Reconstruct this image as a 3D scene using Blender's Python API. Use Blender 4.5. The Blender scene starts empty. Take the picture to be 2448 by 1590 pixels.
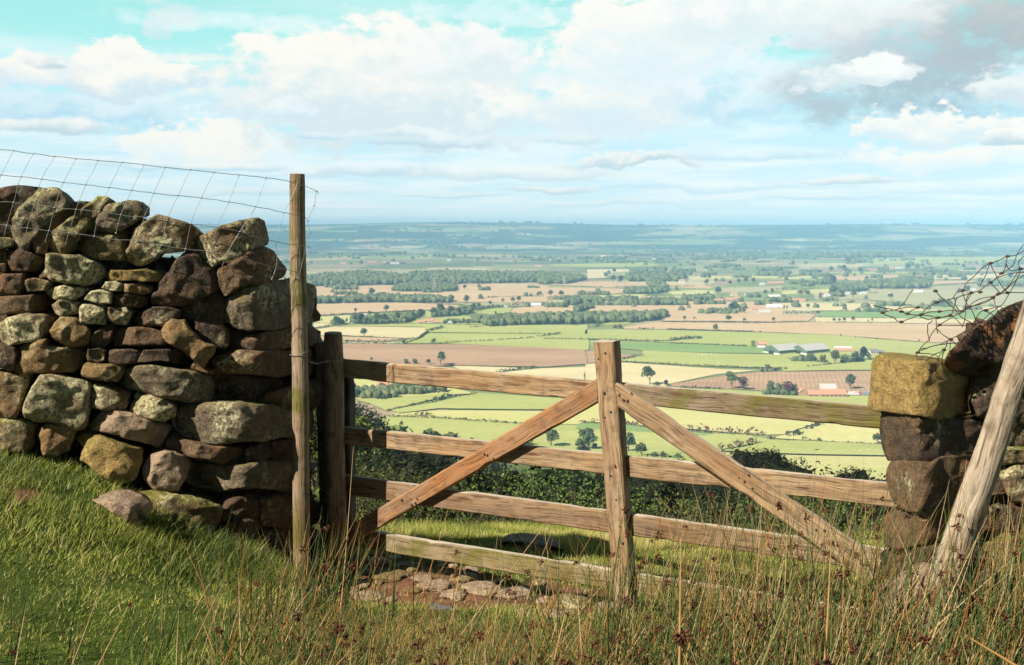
import bpy, bmesh, math, random
import numpy as np
from mathutils import Vector, Matrix, noise
random.seed(7); RS = np.random.RandomState(11)
SC = bpy.context.scene; COL = SC.collection
R = math.radians
# ---------------------------------------------------------------- camera
F = 2400.0; W0, H0 = 2448, 1590; HY = 545.0; CZ = 2.0
TH = math.atan((H0/2-HY)/F)
cam = bpy.data.cameras.new('camera'); co = bpy.data.objects.new('camera', cam); COL.objects.link(co)
cam.lens = 36*F/W0; cam.sensor_width = 36; cam.clip_start = .05; cam.clip_end = 200000
co.location = (0, 0, CZ); co.rotation_euler = (math.pi/2-TH, 0, 0); SC.camera = co
cam.dof.use_dof = True; cam.dof.focus_distance = 5.2; cam.dof.aperture_fstop = 9.0
CT, ST = math.cos(TH), math.sin(TH)
def P(px, py, d):
    """point of the place seen at photo pixel (px,py) at depth d (metres along +Y)"""
    u = (px-W0/2)/F; v = (py-H0/2)/F
    yy = CT-v*ST; s = d/yy
    return Vector((u*s, d, CZ+(-ST-v*CT)*s))
def PXY(x, y, z):
    """inverse of P, numpy"""
    dz = z-CZ; fwd = y*CT-dz*ST; up = y*ST+dz*CT
    return W0/2+F*x/fwd, H0/2-F*up/fwd
def zoom(ox, oy, s):
    return lambda pts: [(ox+x/s, oy+y/s) for x, y in pts]
ZA = zoom(0, 340, 3.681); ZB = zoom(380, 340, 3.681); ZC = zoom(0, 720, 3.681); ZD = zoom(380, 720, 3.681)
ZE = zoom(0, 1060, 2.917); ZF = zoom(480, 1060, 2.917); ZG = zoom(2028, 560, 3.681); ZH = zoom(2028, 940, 3.681)
Z1 = zoom(740, 520, 4.1754); Z2 = zoom(1300, 520, 4.1754); Z3 = zoom(1860, 520, 4.1754); Z4 = zoom(740, 760, 4.1754)
Z5 = zoom(1400, 760, 3.1733); Z6 = zoom(800, 1020, 3.4); Z7 = zoom(1400, 1000, 2.975); Z8 = zoom(1600, 1290, 2.807)
# ---------------------------------------------------------------- object helpers
def mesh(name, v, f, mats, smooth=False, mi=None):
    m = bpy.data.meshes.new(name)
    if isinstance(f, np.ndarray):
        v = np.asarray(v, dtype=np.float32); k = f.shape[1]; n = len(f)
        m.vertices.add(len(v)); m.vertices.foreach_set('co', v.ravel())
        m.loops.add(n*k); m.loops.foreach_set('vertex_index', f.astype(np.int32).ravel())
        m.polygons.add(n); m.polygons.foreach_set('loop_start', np.arange(0, n*k, k, dtype=np.int32))
        if mi is not None: m.polygons.foreach_set('material_index', mi.astype(np.int32))
        m.update(calc_edges=True)
    else:
        m.from_pydata([tuple(p) for p in v], [], [tuple(q) for q in f])
        if mi is not None:
            for p, i in zip(m.polygons, mi): p.material_index = int(i)
        m.update()
    for x in (mats if isinstance(mats, (list, tuple)) else [mats]): m.materials.append(x)
    if smooth: m.polygons.foreach_set('use_smooth', [True]*len(m.polygons))
    return m
def link(name, m, parent=None, mat=None):
    o = bpy.data.objects.new(name, m); COL.objects.link(o)
    if parent is not None:
        o.parent = parent
        p = parent; base = Vector((0, 0, 0))
        while p is not None:
            base += p.location; p = p.parent
        o.matrix_basis = Matrix.Translation(-base) @ (mat or Matrix())
    elif mat is not None: o.matrix_basis = mat
    return o
def tag(o, label=None, cat=None, group=None, kind=None):
    for k, v in (('label', label), ('category', cat), ('group', group), ('kind', kind)):
        if v: o[k] = v
    return o
def thing(name, label, cat, loc=(0, 0, 0), group=None):
    o = bpy.data.objects.new(name, None); COL.objects.link(o); o.location = loc; o.empty_display_size = .1
    return tag(o, label, cat, group)
def fattr(m, name, vals):
    a = m.attributes.new(name, 'FLOAT', 'POINT'); a.data.foreach_set('value', np.asarray(vals, dtype=np.float32))
def tubes(paths, radii, sides=3, cap=False):
    """paths (n,k,3), radii (n,k) -> verts, quad faces"""
    paths = np.asarray(paths, float); radii = np.asarray(radii, float); n, k, _ = paths.shape
    t = np.gradient(paths, axis=1); t /= np.linalg.norm(t, axis=2, keepdims=True)+1e-12
    ref = np.zeros_like(t); ref[..., 1] = 1.0; bad = np.abs(t[..., 1]) > .9; ref[bad] = (1, 0, 0)
    a = np.cross(t, ref); a /= np.linalg.norm(a, axis=2, keepdims=True)+1e-12; b = np.cross(t, a)
    ang = np.arange(sides)*2*math.pi/sides
    v = paths[:, :, None, :]+radii[:, :, None, None]*(a[:, :, None, :]*np.cos(ang)[None, None, :, None]+b[:, :, None, :]*np.sin(ang)[None, None, :, None])
    idx = np.arange(n*k*sides).reshape(n, k, sides)
    q = np.stack([idx[:, :-1, :], np.roll(idx[:, :-1, :], -1, 2), np.roll(idx[:, 1:, :], -1, 2), idx[:, 1:, :]], -1)
    return v.reshape(-1, 3), q.reshape(-1, 4)
def smoothpath(pts, n):
    """Catmull-Rom through pts, n samples"""
    p = np.array([tuple(q) for q in pts], float)
    if len(p) < 3:
        t = np.linspace(0, 1, n)[:, None]; return p[0]*(1-t)+p[-1]*t
    e = np.vstack([2*p[0]-p[1], p, 2*p[-1]-p[-2]]); out = []
    for t in np.linspace(0, len(p)-1-1e-6, n):
        i = int(t); u = t-i; a, b, c, d = e[i], e[i+1], e[i+2], e[i+3]
        out.append(.5*((2*b)+(-a+c)*u+(2*a-5*b+4*c-d)*u*u+(-a+3*b-3*c+d)*u**3))
    return np.array(out)
def snoise(x, y, s=0):
    """cheap smooth numpy noise -1..1"""
    r = np.random.RandomState(100+s); o = 0
    for i in range(6):
        a, b, c = r.uniform(-1, 1), r.uniform(-1, 1), r.uniform(0, 6.28); l = math.hypot(a, b)+.2
        o = o+np.sin((x*a+y*b)/l*r.uniform(.7, 1.9)+c+1.3*np.sin((x*b-y*a)/l*.8+c*2))
    return o/6*1.6
# ---------------------------------------------------------------- materials
class NT:
    def __init__(s, name, rough=.85, spec=.25):
        s.m = bpy.data.materials.new(name); s.m.use_nodes = True; s.t = s.m.node_tree; s.n = s.t.nodes
        s.b = s.n['Principled BSDF']; s.b.inputs['Roughness'].default_value = rough; s.b.inputs['Specular IOR Level'].default_value = spec
    def new(s, typ, ins=None, **kw):
        nd = s.n.new(typ)
        for k, v in kw.items(): setattr(nd, k, v)
        for k, v in (ins or {}).items(): s.set(nd.inputs[k], v)
        return nd
    def set(s, sock, v):
        if isinstance(v, bpy.types.NodeSocket): s.t.links.new(v, sock)
        elif isinstance(v, (tuple, list)) and sock.type == 'RGBA' and len(v) == 3: sock.default_value = (*v, 1)
        else: sock.default_value = v
    def obj(s, scale=(1, 1, 1), rnd=0.0):
        tc = s.new('ShaderNodeTexCoord').outputs['Object']
        mp = s.new('ShaderNodeMapping', {'Vector': tc, 'Scale': scale})
        if rnd:
            oi = s.new('ShaderNodeObjectInfo').outputs['Random']
            cb = s.new('ShaderNodeVectorMath', {0: (97.0*rnd, 53.0*rnd, 31.0*rnd)}, operation='SCALE'); s.set(cb.inputs['Scale'], oi)
            s.set(mp.inputs['Location'], cb.outputs[0])
        return mp.outputs[0]
    def noise(s, vec, scale, detail=4, rough=.6, out='Fac'):
        return s.new('ShaderNodeTexNoise', {'Vector': vec, 'Scale': scale, 'Detail': detail, 'Roughness': rough}).outputs[out]
    def ramp(s, fac, stops, interp='LINEAR'):
        r = s.new('ShaderNodeValToRGB', {'Fac': fac}); cr = r.color_ramp; cr.interpolation = interp
        while len(cr.elements) < len(stops): cr.elements.new(.5)
        for e, (p, c) in zip(cr.elements, stops):
            e.position = p; e.color = (*c, 1) if isinstance(c, (tuple, list)) else (c, c, c, 1)
        return r.outputs['Color']
    def mix(s, fac, a, b, mode='MIX'):
        m = s.new('ShaderNodeMix', data_type='RGBA', blend_type=mode)
        s.set(m.inputs[0], fac); s.set(m.inputs[6], a); s.set(m.inputs[7], b); return m.outputs[2]
    def math(s, op, a, b=0.0, c=0.0):
        m = s.new('ShaderNodeMath', operation=op); s.set(m.inputs[0], a); s.set(m.inputs[1], b); s.set(m.inputs[2], c); return m.outputs[0]
    def attr(s, name): return s.new('ShaderNodeAttribute', attribute_name=name).outputs['Fac']
    def bump(s, h, strength=.5, dist=.01, normal=None):
        b = s.new('ShaderNodeBump', {'Height': h, 'Strength': strength, 'Distance': dist})
        if normal is not None: s.set(b.inputs['Normal'], normal)
        return b.outputs[0]
    def done(s, color=None, normal=None):
        if color is not None: s.set(s.b.inputs['Base Color'], color)
        if normal is not None: s.set(s.b.inputs['Normal'], normal)
        return s.m
def stone_mat(name, c1, c2, lichen=.3, lc=(.56, .54, .32), moss=0.0, rust=0.0, gloss=.8):
    n = NT(name, gloss, .3); v = n.obj(rnd=1)
    big = n.noise(v, 5, 4); mid = n.noise(v, 22, 6, .7); fine = n.noise(v, 90, 4, .7)
    col = n.mix(n.ramp(mid, [(.36, 0), (.64, 1)]), c1, c2)
    if rust: col = n.mix(n.math('MULTIPLY', n.ramp(n.noise(v, 7.3, 5), [(.50, 0), (.62, 1)]), rust), col, (.30, .13, .045))
    if moss:
        nz = n.new('ShaderNodeSeparateXYZ', {0: n.new('ShaderNodeNewGeometry').outputs['Normal']}).outputs[2]
        k = n.ramp(n.math('ADD', n.math('MULTIPLY', nz, .35), n.noise(v, 9, 5)), [(.58, 0), (.75, 1)])
        col = n.mix(n.math('MULTIPLY', k, moss), col, (.16, .15, .022))
    col = n.mix(n.ramp(fine, [(.28, .75), (.5, 0)]), col, (.02, .015, .012))
    # lichen: patches broken up by crisp blotches
    patch = n.ramp(n.noise(v, 6.1, 5, .65), [(.62-.30*lichen, 0), (.80-.30*lichen, 1)])
    spots = n.ramp(n.noise(v, 48, 5, .65), [(.52-.11*lichen, 0), (.60-.10*lichen, 1)])
    dots = n.ramp(n.new('ShaderNodeTexVoronoi', {'Vector': v, 'Scale': 60.0}).outputs['Distance'], [(.10, 1), (.20, 0)])
    dotm = n.math('MULTIPLY', dots, n.ramp(n.noise(v, 13, 3), [(.5, 0), (.56, 1)]))
    lm = n.math('MAXIMUM', n.math('MULTIPLY', patch, spots), n.math('MULTIPLY', dotm, .5+.4*lichen))
    col = n.mix(n.math('MULTIPLY', lm, .92), col, lc)
    h = n.math('ADD', n.math('MULTIPLY', big, .5), n.math('ADD', n.math('MULTIPLY', mid, .55), n.math('MULTIPLY', fine, .22)))
    return n.done(col, n.bump(h, 1.0, .045))
SM = {
 'L': stone_mat('stone_lichen_heavy', (.15, .10, .055), (.27, .20, .11), .85, lc=(.56, .52, .30), moss=.2),
 'm': stone_mat('stone_lichen_mid', (.11, .07, .036), (.24, .165, .085), .6, moss=.25, rust=.25),
 'b': stone_mat('stone_brown', (.085, .052, .03), (.19, .12, .065), .3, rust=.3),
 'd': stone_mat('stone_dark', (.045, .03, .02), (.12, .08, .048), .25, rust=.2),
 'o': stone_mat('stone_ochre', (.15, .09, .038), (.29, .19, .085), .4, rust=.3, moss=.2),
 'g': stone_mat('stone_grey', (.11, .08, .052), (.23, .175, .115), .45, moss=.4),
 'M': stone_mat('stone_mossy', (.10, .07, .032), (.22, .165, .07), .5, moss=.9),
 'r': stone_mat('stone_rust_black', (.026, .018, .013), (.08, .046, .026), .12, rust=.8, gloss=.6),
 'y': stone_mat('stone_yellow', (.23, .15, .05), (.43, .295, .105), .1, moss=.5),
 'p': stone_mat('stone_pale_pink', (.27, .185, .125), (.43, .31, .21), .1),
}
def wood_mat(name, c1, c2, dark=(.035, .022, .015), grain=1.0, algae=0.0, grey=.3, red=0.0):
    """grain runs along local X"""
    n = NT(name, .8, .25); v = n.obj((1, 1, 1), rnd=1)
    warp = n.new('ShaderNodeVectorMath', {0: v, 1: n.new('ShaderNodeVectorMath', {0: n.noise(v, 3.2, 2, out='Color'), 1: (.0, .05, .05)}, operation='MULTIPLY').outputs[0]}, operation='ADD').outputs[0]
    st = n.new('ShaderNodeMapping', {'Vector': warp, 'Scale': (.03, 1, 1)}).outputs[0]
    g1 = n.noise(st, 120, 4, .6); g2 = n.noise(st, 34, 3, .5); blot = n.noise(v, 4.5, 4); b2 = n.noise(v, 14, 4)
    col = n.mix(n.ramp(g2, [(.35, 0), (.65, 1)]), c1, c2)
    if red: col = n.mix(n.ramp(n.noise(v, 2.2, 2), [(.42, 0), (.6, red)]), col, (.34, .135, .045))
    col = n.mix(n.ramp(blot, [(.40, grey), (.62, 0)]), col, (.33, .27, .20))
    col = n.mix(n.ramp(b2, [(.52, 0), (.68, .55)]), col, (.10, .06, .035))
    if algae: col = n.mix(n.ramp(n.noise(v, 5.5, 5), [(.60-.3*algae, 0), (.78-.3*algae, .9)]), col, (.125, .115, .018))
    col = n.mix(n.ramp(g1, [(.32, .8), (.5, 0)]), col, dark)
    kn = n.new('ShaderNodeTexVoronoi', {'Vector': n.new('ShaderNodeMapping', {'Vector': v, 'Scale': (2.2, 9, 9)}).outputs[0], 'Scale': 1.0}).outputs['Distance']
    col = n.mix(n.ramp(kn, [(.05, .85), (.13, 0)]), col, (.09, .035, .018))
    crack = n.ramp(n.noise(n.new('ShaderNodeMapping', {'Vector': warp, 'Scale': (.02, 1, 1)}).outputs[0], 60, 2, .5), [(.26, 1), (.30, 0)])
    col = n.mix(crack, col, (.012, .008, .008))
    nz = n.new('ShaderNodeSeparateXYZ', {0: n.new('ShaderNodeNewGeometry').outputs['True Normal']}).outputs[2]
    col = n.mix(n.ramp(nz, [(.72, 0), (.92, .72)]), col, (.50, .44, .36))  # pale colour on up-facing faces: bleached wood plus painted sunlit highlights
    h = n.math('SUBTRACT', n.math('ADD', n.math('MULTIPLY', g1, .8*grain), n.math('MULTIPLY', g2, .5)), n.math('MULTIPLY', crack, .8))
    return n.done(col, n.bump(h, .8, .008))
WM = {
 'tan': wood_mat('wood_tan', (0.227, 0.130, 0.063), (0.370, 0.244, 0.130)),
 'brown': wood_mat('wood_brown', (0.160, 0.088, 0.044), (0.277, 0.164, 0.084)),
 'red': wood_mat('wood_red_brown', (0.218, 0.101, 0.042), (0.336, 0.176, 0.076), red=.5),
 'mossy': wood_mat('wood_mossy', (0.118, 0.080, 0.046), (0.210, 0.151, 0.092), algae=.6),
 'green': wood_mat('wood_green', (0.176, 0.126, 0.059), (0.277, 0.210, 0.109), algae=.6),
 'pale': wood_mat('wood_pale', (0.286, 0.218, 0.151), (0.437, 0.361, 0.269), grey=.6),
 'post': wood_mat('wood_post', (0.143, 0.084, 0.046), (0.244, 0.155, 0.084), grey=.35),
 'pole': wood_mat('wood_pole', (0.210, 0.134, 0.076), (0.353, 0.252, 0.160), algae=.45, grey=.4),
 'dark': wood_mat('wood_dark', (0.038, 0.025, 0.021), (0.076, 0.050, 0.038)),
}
def metal_mat(name, c, rough=.45, metallic=.8):
    n = NT(name, rough, .5); n.b.inputs['Metallic'].default_value = metallic
    return n.done(n.mix(n.noise(n.obj(), 60, 3), tuple(x*.6 for x in c), tuple(min(1, x*1.3) for x in c)))
WIRE = metal_mat('galvanised_wire', (.30, .29, .28), .5, .6); RUST = metal_mat('rusty_wire', (.075, .04, .03), .8, .2)
NAIL = metal_mat('rusty_nail', (.03, .018, .014), .7, .3)
# ---------------------------------------------------------------- terrain
def wall_depth(px):
    return float(np.interp(px, [-300, 0, 570, 615, 765, 900], [4.62, 4.77, 5.07, 5.13, 5.62, 5.7]))
def rwall_depth(px):
    return float(np.interp(px, [2000, 2080, 2195, 2225, 2460, 2700], [4.3, 4.2, 3.87, 3.87, 4.02, 4.15]))
ctrl = [(0,1085,4.75),(190,1118,4.85),(330,1180,4.95),(430,1240,5.0),(520,1285,5.0),(610,1320,5.05),(700,1375,5.0),(722,1425,5.20),
 (0,1590,3.1),(300,1590,3.2),(600,1590,3.3),(0,1300,3.95),(300,1350,4.1),(500,1400,4.3),(1000,1590,3.6),(1500,1590,3.7),(2000,1590,3.6),(2448,1590,3.4),
 (800,1350,5.6),(1000,1370,5.45),(1200,1405,5.25),(1495,1460,4.9),(1800,1500,4.55),(2070,1540,4.3),(2300,1500,4.0),(2448,1480,4.0),
 (900,1292,6.6),(1300,1300,6.8),(1700,1340,6.6),(2000,1370,6.4),(900,1262,7.8),(1300,1268,8),(1700,1292,8),(2100,1310,8),(1000,1262,9.3),(1600,1282,9.3)]
gp = [tuple(P(*c)) for c in ctrl]+[(-8,0,CZ-1.1),(8,0,CZ-1.5),(-8,5,CZ-1.0),(8,5,CZ-1.8),(-8,10,CZ-2.6),(8,10,CZ-2.9),(0,0,CZ-1.62),(0,-4,CZ-1.6),(-3,7,CZ-1.9),(-3.4,5.2,CZ-.95),(-1.5,1.5,CZ-1.5),(1.5,1.5,CZ-1.55),(0,2.4,CZ-1.5)]
gp = np.array(gp)
def _phi(r2): return .5*r2*np.log(r2+1e-9)
_n = len(gp); _A = np.zeros((_n+3, _n+3)); _d2 = ((gp[:, None, :2]-gp[None, :, :2])**2).sum(-1)
_A[:_n, :_n] = _phi(_d2)+np.eye(_n)*.02; _A[:_n, _n] = 1; _A[:_n, _n+1:] = gp[:, :2]; _A[_n, :_n] = 1; _A[_n+1:, :_n] = gp[:, :2].T
_w = np.linalg.solve(_A, np.concatenate([gp[:, 2], np.zeros(3)]))
PY = [0, 9, 12, 20, 40, 100, 200, 300, 500, 650, 800, 4000, 1e5]
PD = [0, 2.8, 4.5, 9, 20, 46, 72, 90, 125, 148, 150, 150, 150]
def farz(x, y):
    z = CZ-np.interp(y, PY, PD)
    z = z+np.where(y > 12, np.minimum(y-12, 150)/150*snoise(x/60, y/60, 3)*3*np.clip((700-y)/300, 0, 1), 0)
    # low ridges far off
    a = x/np.maximum(y, 1)
    t = np.clip((y-6600)/3900, 0, 1); t = t*t*(3-2*t); dn = np.clip((y-10500)/1500, 0, 1)
    top = 150+34+29*np.exp(-((a+.05)/.12)**2)+9*np.exp(-((a-.38)/.10)**2)+5*np.exp(-((a+.30)/.08)**2)+1.2*np.sin(a*40)+.8*np.sin(a*97+1)
    r1 = t*top*(1-dn)+np.where(y > 6600, 5*np.sin(a*26+y/500)*np.sin(y/900+a*9)*t*(1-t)*4, 0)
    r3 = 10*np.exp(-((y-5200)/700)**2)*np.clip(.2+.5*np.sin(a*7+2.2), 0, 1)
    return z+r1+r3
def ground(x, y):
    x = np.asarray(x, float); y = np.asarray(y, float); shp = x.shape; xf = x.ravel(); yf = y.ravel()
    z = np.empty_like(xf)
    for i in range(0, len(xf), 20000):
        X = np.clip(xf[i:i+20000], -8, 8); Y = np.clip(yf[i:i+20000], -4, 10)
        d2 = (X[:, None]-gp[None, :, 0])**2+(Y[:, None]-gp[None, :, 1])**2
        z[i:i+20000] = _phi(d2) @ _w[:_n]+_w[_n]+_w[_n+1]*X+_w[_n+2]*Y
    z += .020*snoise(xf*8, yf*8, 1)+.035*snoise(xf*3, yf*3, 2)*np.clip(1.4-np.abs(xf+2)*.25, .35, 1)
    k = np.clip((yf-9)/3.0, 0, 1); k = k*k*(3-2*k)
    return (z*(1-k)+farz(xf, yf)*k).reshape(shp)
def gz(x, y): return float(ground(np.array([x]), np.array([y]))[0])
def in_poly(px, py, poly):
    px = np.asarray(px); py = np.asarray(py); c = np.zeros(px.shape, bool); n = len(poly)
    for i in range(n):
        x1, y1 = poly[i]; x2, y2 = poly[(i+1) % n]
        if y1 == y2: continue
        c ^= ((y1 > py) != (y2 > py)) & (px < (x2-x1)*(py-y1)/(y2-y1)+x1)
    return c
SOIL = [(690,1400),(730,1372),(800,1345),(830,1330),(880,1318),(960,1322),(1010,1335),(1100,1352),(1200,1378),(1330,1395),(1500,1420),(1540,1450),(1500,1480),(1380,1470),(1200,1452),(1080,1455),(900,1438),(760,1435)]
PATCH = [(5,1190),(30,1172),(75,1168),(92,1180),(60,1205),(20,1212)]
ys = np.concatenate([np.arange(-3, 2.6, .25), np.arange(2.6, 6.2, .035), np.arange(6.2, 12, .12), 12*1.035**np.arange(1, 240)]); ys = ys[ys < 12400]
ss = np.linspace(-1, 1, 261)
X = ss[None, :]*(3.6+np.abs(ys[:, None])*.82); Y = np.repeat(ys[:, None], len(ss), 1); Z = ground(X, Y)
soilp = PXY(X, np.maximum(Y, .5), Z)
jx = 14*snoise(X*9, Y*9, 5); jy = 9*snoise(X*9, Y*9, 6)
SO = (in_poly(soilp[0]+jx, soilp[1]+jy, SOIL) | in_poly(soilp[0]+jx*.5, soilp[1]+jy*.5, PATCH)) & (Y < 7) & (Y > 2)
Z = Z-np.where(SO & (Y > 4.5), .018, 0)
nr, nc = X.shape; idx = np.arange(nr*nc).reshape(nr, nc)
fc = np.stack([idx[:-1, :-1], idx[:-1, 1:], idx[1:, 1:], idx[1:, :-1]], -1).reshape(-1, 4)
fy = Y[:-1, :-1].ravel(); mi = np.where(fy < 14, 0, np.where(fy < 640, 1, 2))
n = NT('turf_soil', .95, .1); v = n.obj()
so = n.attr('soil'); gcol = n.ramp(n.noise(v, 9, 5), [(.3, (.03, .045, .010)), (.55, (.08, .12, .02)), (.75, (.15, .17, .045))])
scol = n.ramp(n.noise(v, 14, 6, .7), [(.3, (.085, .038, .022)), (.5, (.21, .10, .06)), (.72, (.34, .19, .12))])
M_turf = n.done(n.mix(so, gcol, scol), n.bump(n.noise(v, 55, 6, .75), .9, .03))
n = NT('rough_slope', .95, .05); v = n.obj()
M_slope = n.done(n.ramp(n.noise(v, .22, 8, .7), [(.3, (.035, .05, .012)), (.5, (.10, .13, .025)), (.7, (.16, .15, .04))]), n.bump(n.noise(v, .8, 5), 1, .6))
n = NT('patchwork_plain', .95, .05); v = n.obj()
wv = n.new('ShaderNodeVectorMath', {0: v, 1: n.new('ShaderNodeVectorMath', {0: n.noise(v, .0013, 2, out='Color'), 1: (160, 160, 0)}, operation='MULTIPLY').outputs[0]}, operation='ADD').outputs[0]
rot = n.new('ShaderNodeMapping', {'Vector': wv, 'Rotation': (0, 0, .35), 'Scale': (1, .8, 0)}).outputs[0]
vo = n.new('ShaderNodeTexVoronoi', {'Vector': rot, 'Scale': 1/270, 'Randomness': .85}, distance='CHEBYCHEV')
rc = n.new('ShaderNodeSeparateColor', {0: vo.outputs['Color']}).outputs[0]
fcol = n.ramp(rc, [(0, (.20, .27, .09)), (.22, (.30, .35, .14)), (.38, (.10, .13, .05)), (.50, (.42, .32, .20)), (.66, (.56, .47, .29)), (.80, (.10, .13, .05)), (.88, (.40, .27, .19))], 'CONSTANT')
fcol = n.mix(.35, fcol, n.ramp(n.noise(v, .02, 5), [(.35, (.20, .24, .09)), (.65, (.40, .37, .20))]))
vo2 = n.new('ShaderNodeTexVoronoi', {'Vector': rot, 'Scale': 1/270, 'Randomness': .85}, distance='CHEBYCHEV', feature='F1')
yy = n.new('ShaderNodeSeparateXYZ', {0: v}).outputs[1]
wood = n.ramp(n.noise(n.new('ShaderNodeMapping', {'Vector': v, 'Scale': (.55, 1, 0)}).outputs[0], .0016, 6, .62), [(.46, 0), (.50, 1)])
farw = n.new('ShaderNodeMapRange', {0: yy, 1: 4200.0, 2: 6800.0, 3: .3, 4: .95}).outputs[0]
fcol = n.mix(n.math('MULTIPLY', wood, farw), fcol, (.04, .06, .03))
fcol = n.mix(n.math('MULTIPLY', n.ramp(n.noise(v, .01, 6, .8), [(.63, 0), (.66, 1)]), .75), fcol, (.8, .76, .66))
M_plain = n.done(fcol)
gm = mesh('ground', np.stack([X, Y, Z], -1).reshape(-1, 3), fc, [M_turf, M_slope, M_plain], True, mi)
fattr(gm, 'soil', SO.ravel().astype(float))
tag(link('ground', gm), kind='structure')
def plain(px, py, dz=0.0):
    """point of the plain seen at pixel"""
    u = (px-W0/2)/F; v = (py-H0/2)/F; yy = CT-v*ST; zz = -ST-v*CT
    d = 150.0/max(-zz/yy, 1e-4)
    for _ in range(4):
        z = float(farz(np.array([u*d/yy]), np.array([d]))[0]); d = (CZ-z)/max(-zz/yy, 1e-4)
    return Vector((u*d/yy, d, z+dz))
# ---------------------------------------------------------------- fields (sheets laid on the plain)
def field_mat(name, c, c2, rows=0.0, ang=0.0, per=14.0):
    n = NT(name, .95, .05); v = n.obj()
    k = n.ramp(n.noise(n.new('ShaderNodeMapping', {'Vector': v, 'Scale': (.35, 1, 1)}).outputs[0], .016, 6, .7), [(.36, 0), (.64, 1)])
    col = n.mix(k, c, c2); col = n.mix(n.ramp(n.noise(v, .15, 4, .7), [(.35, .28), (.65, 0)]), col, tuple(x*.6 for x in c))
    if rows:
        w = n.new('ShaderNodeTexWave', {'Vector': n.new('ShaderNodeMapping', {'Vector': v, 'Rotation': (0, 0, ang)}).outputs[0], 'Scale': 1/per, 'Distortion': 1.5, 'Detail': 2.0, 'Detail Scale': .3}).outputs['Fac']
        col = n.mix(n.math('MULTIPLY', w, rows), col, tuple(x*.72 for x in c))
    return n.done(col)
FM = {
 'g': field_mat('field_green', (.36, .395, .12), (.45, .46, .17), .25, .5),
 'h': field_mat('field_deep_green', (.20, .31, .10), (.26, .35, .13), .15, .2),
 'l': field_mat('field_pale_green', (.50, .49, .18), (.60, .55, .26), .2, 1.0),
 't': field_mat('field_tan', (.53, .37, .215), (.65, .48, .29), .5, .9),
 'b': field_mat('field_ploughed', (.38, .235, .145), (.53, .36, .225), .5, .25),
 's': field_mat('field_stubble', (.60, .50, .27), (.72, .62, .38), .5, 1.3, 20),
 'o': field_mat('field_olive', (.38, .36, .19), (.46, .42, .24), .3, .4),
}
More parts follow.
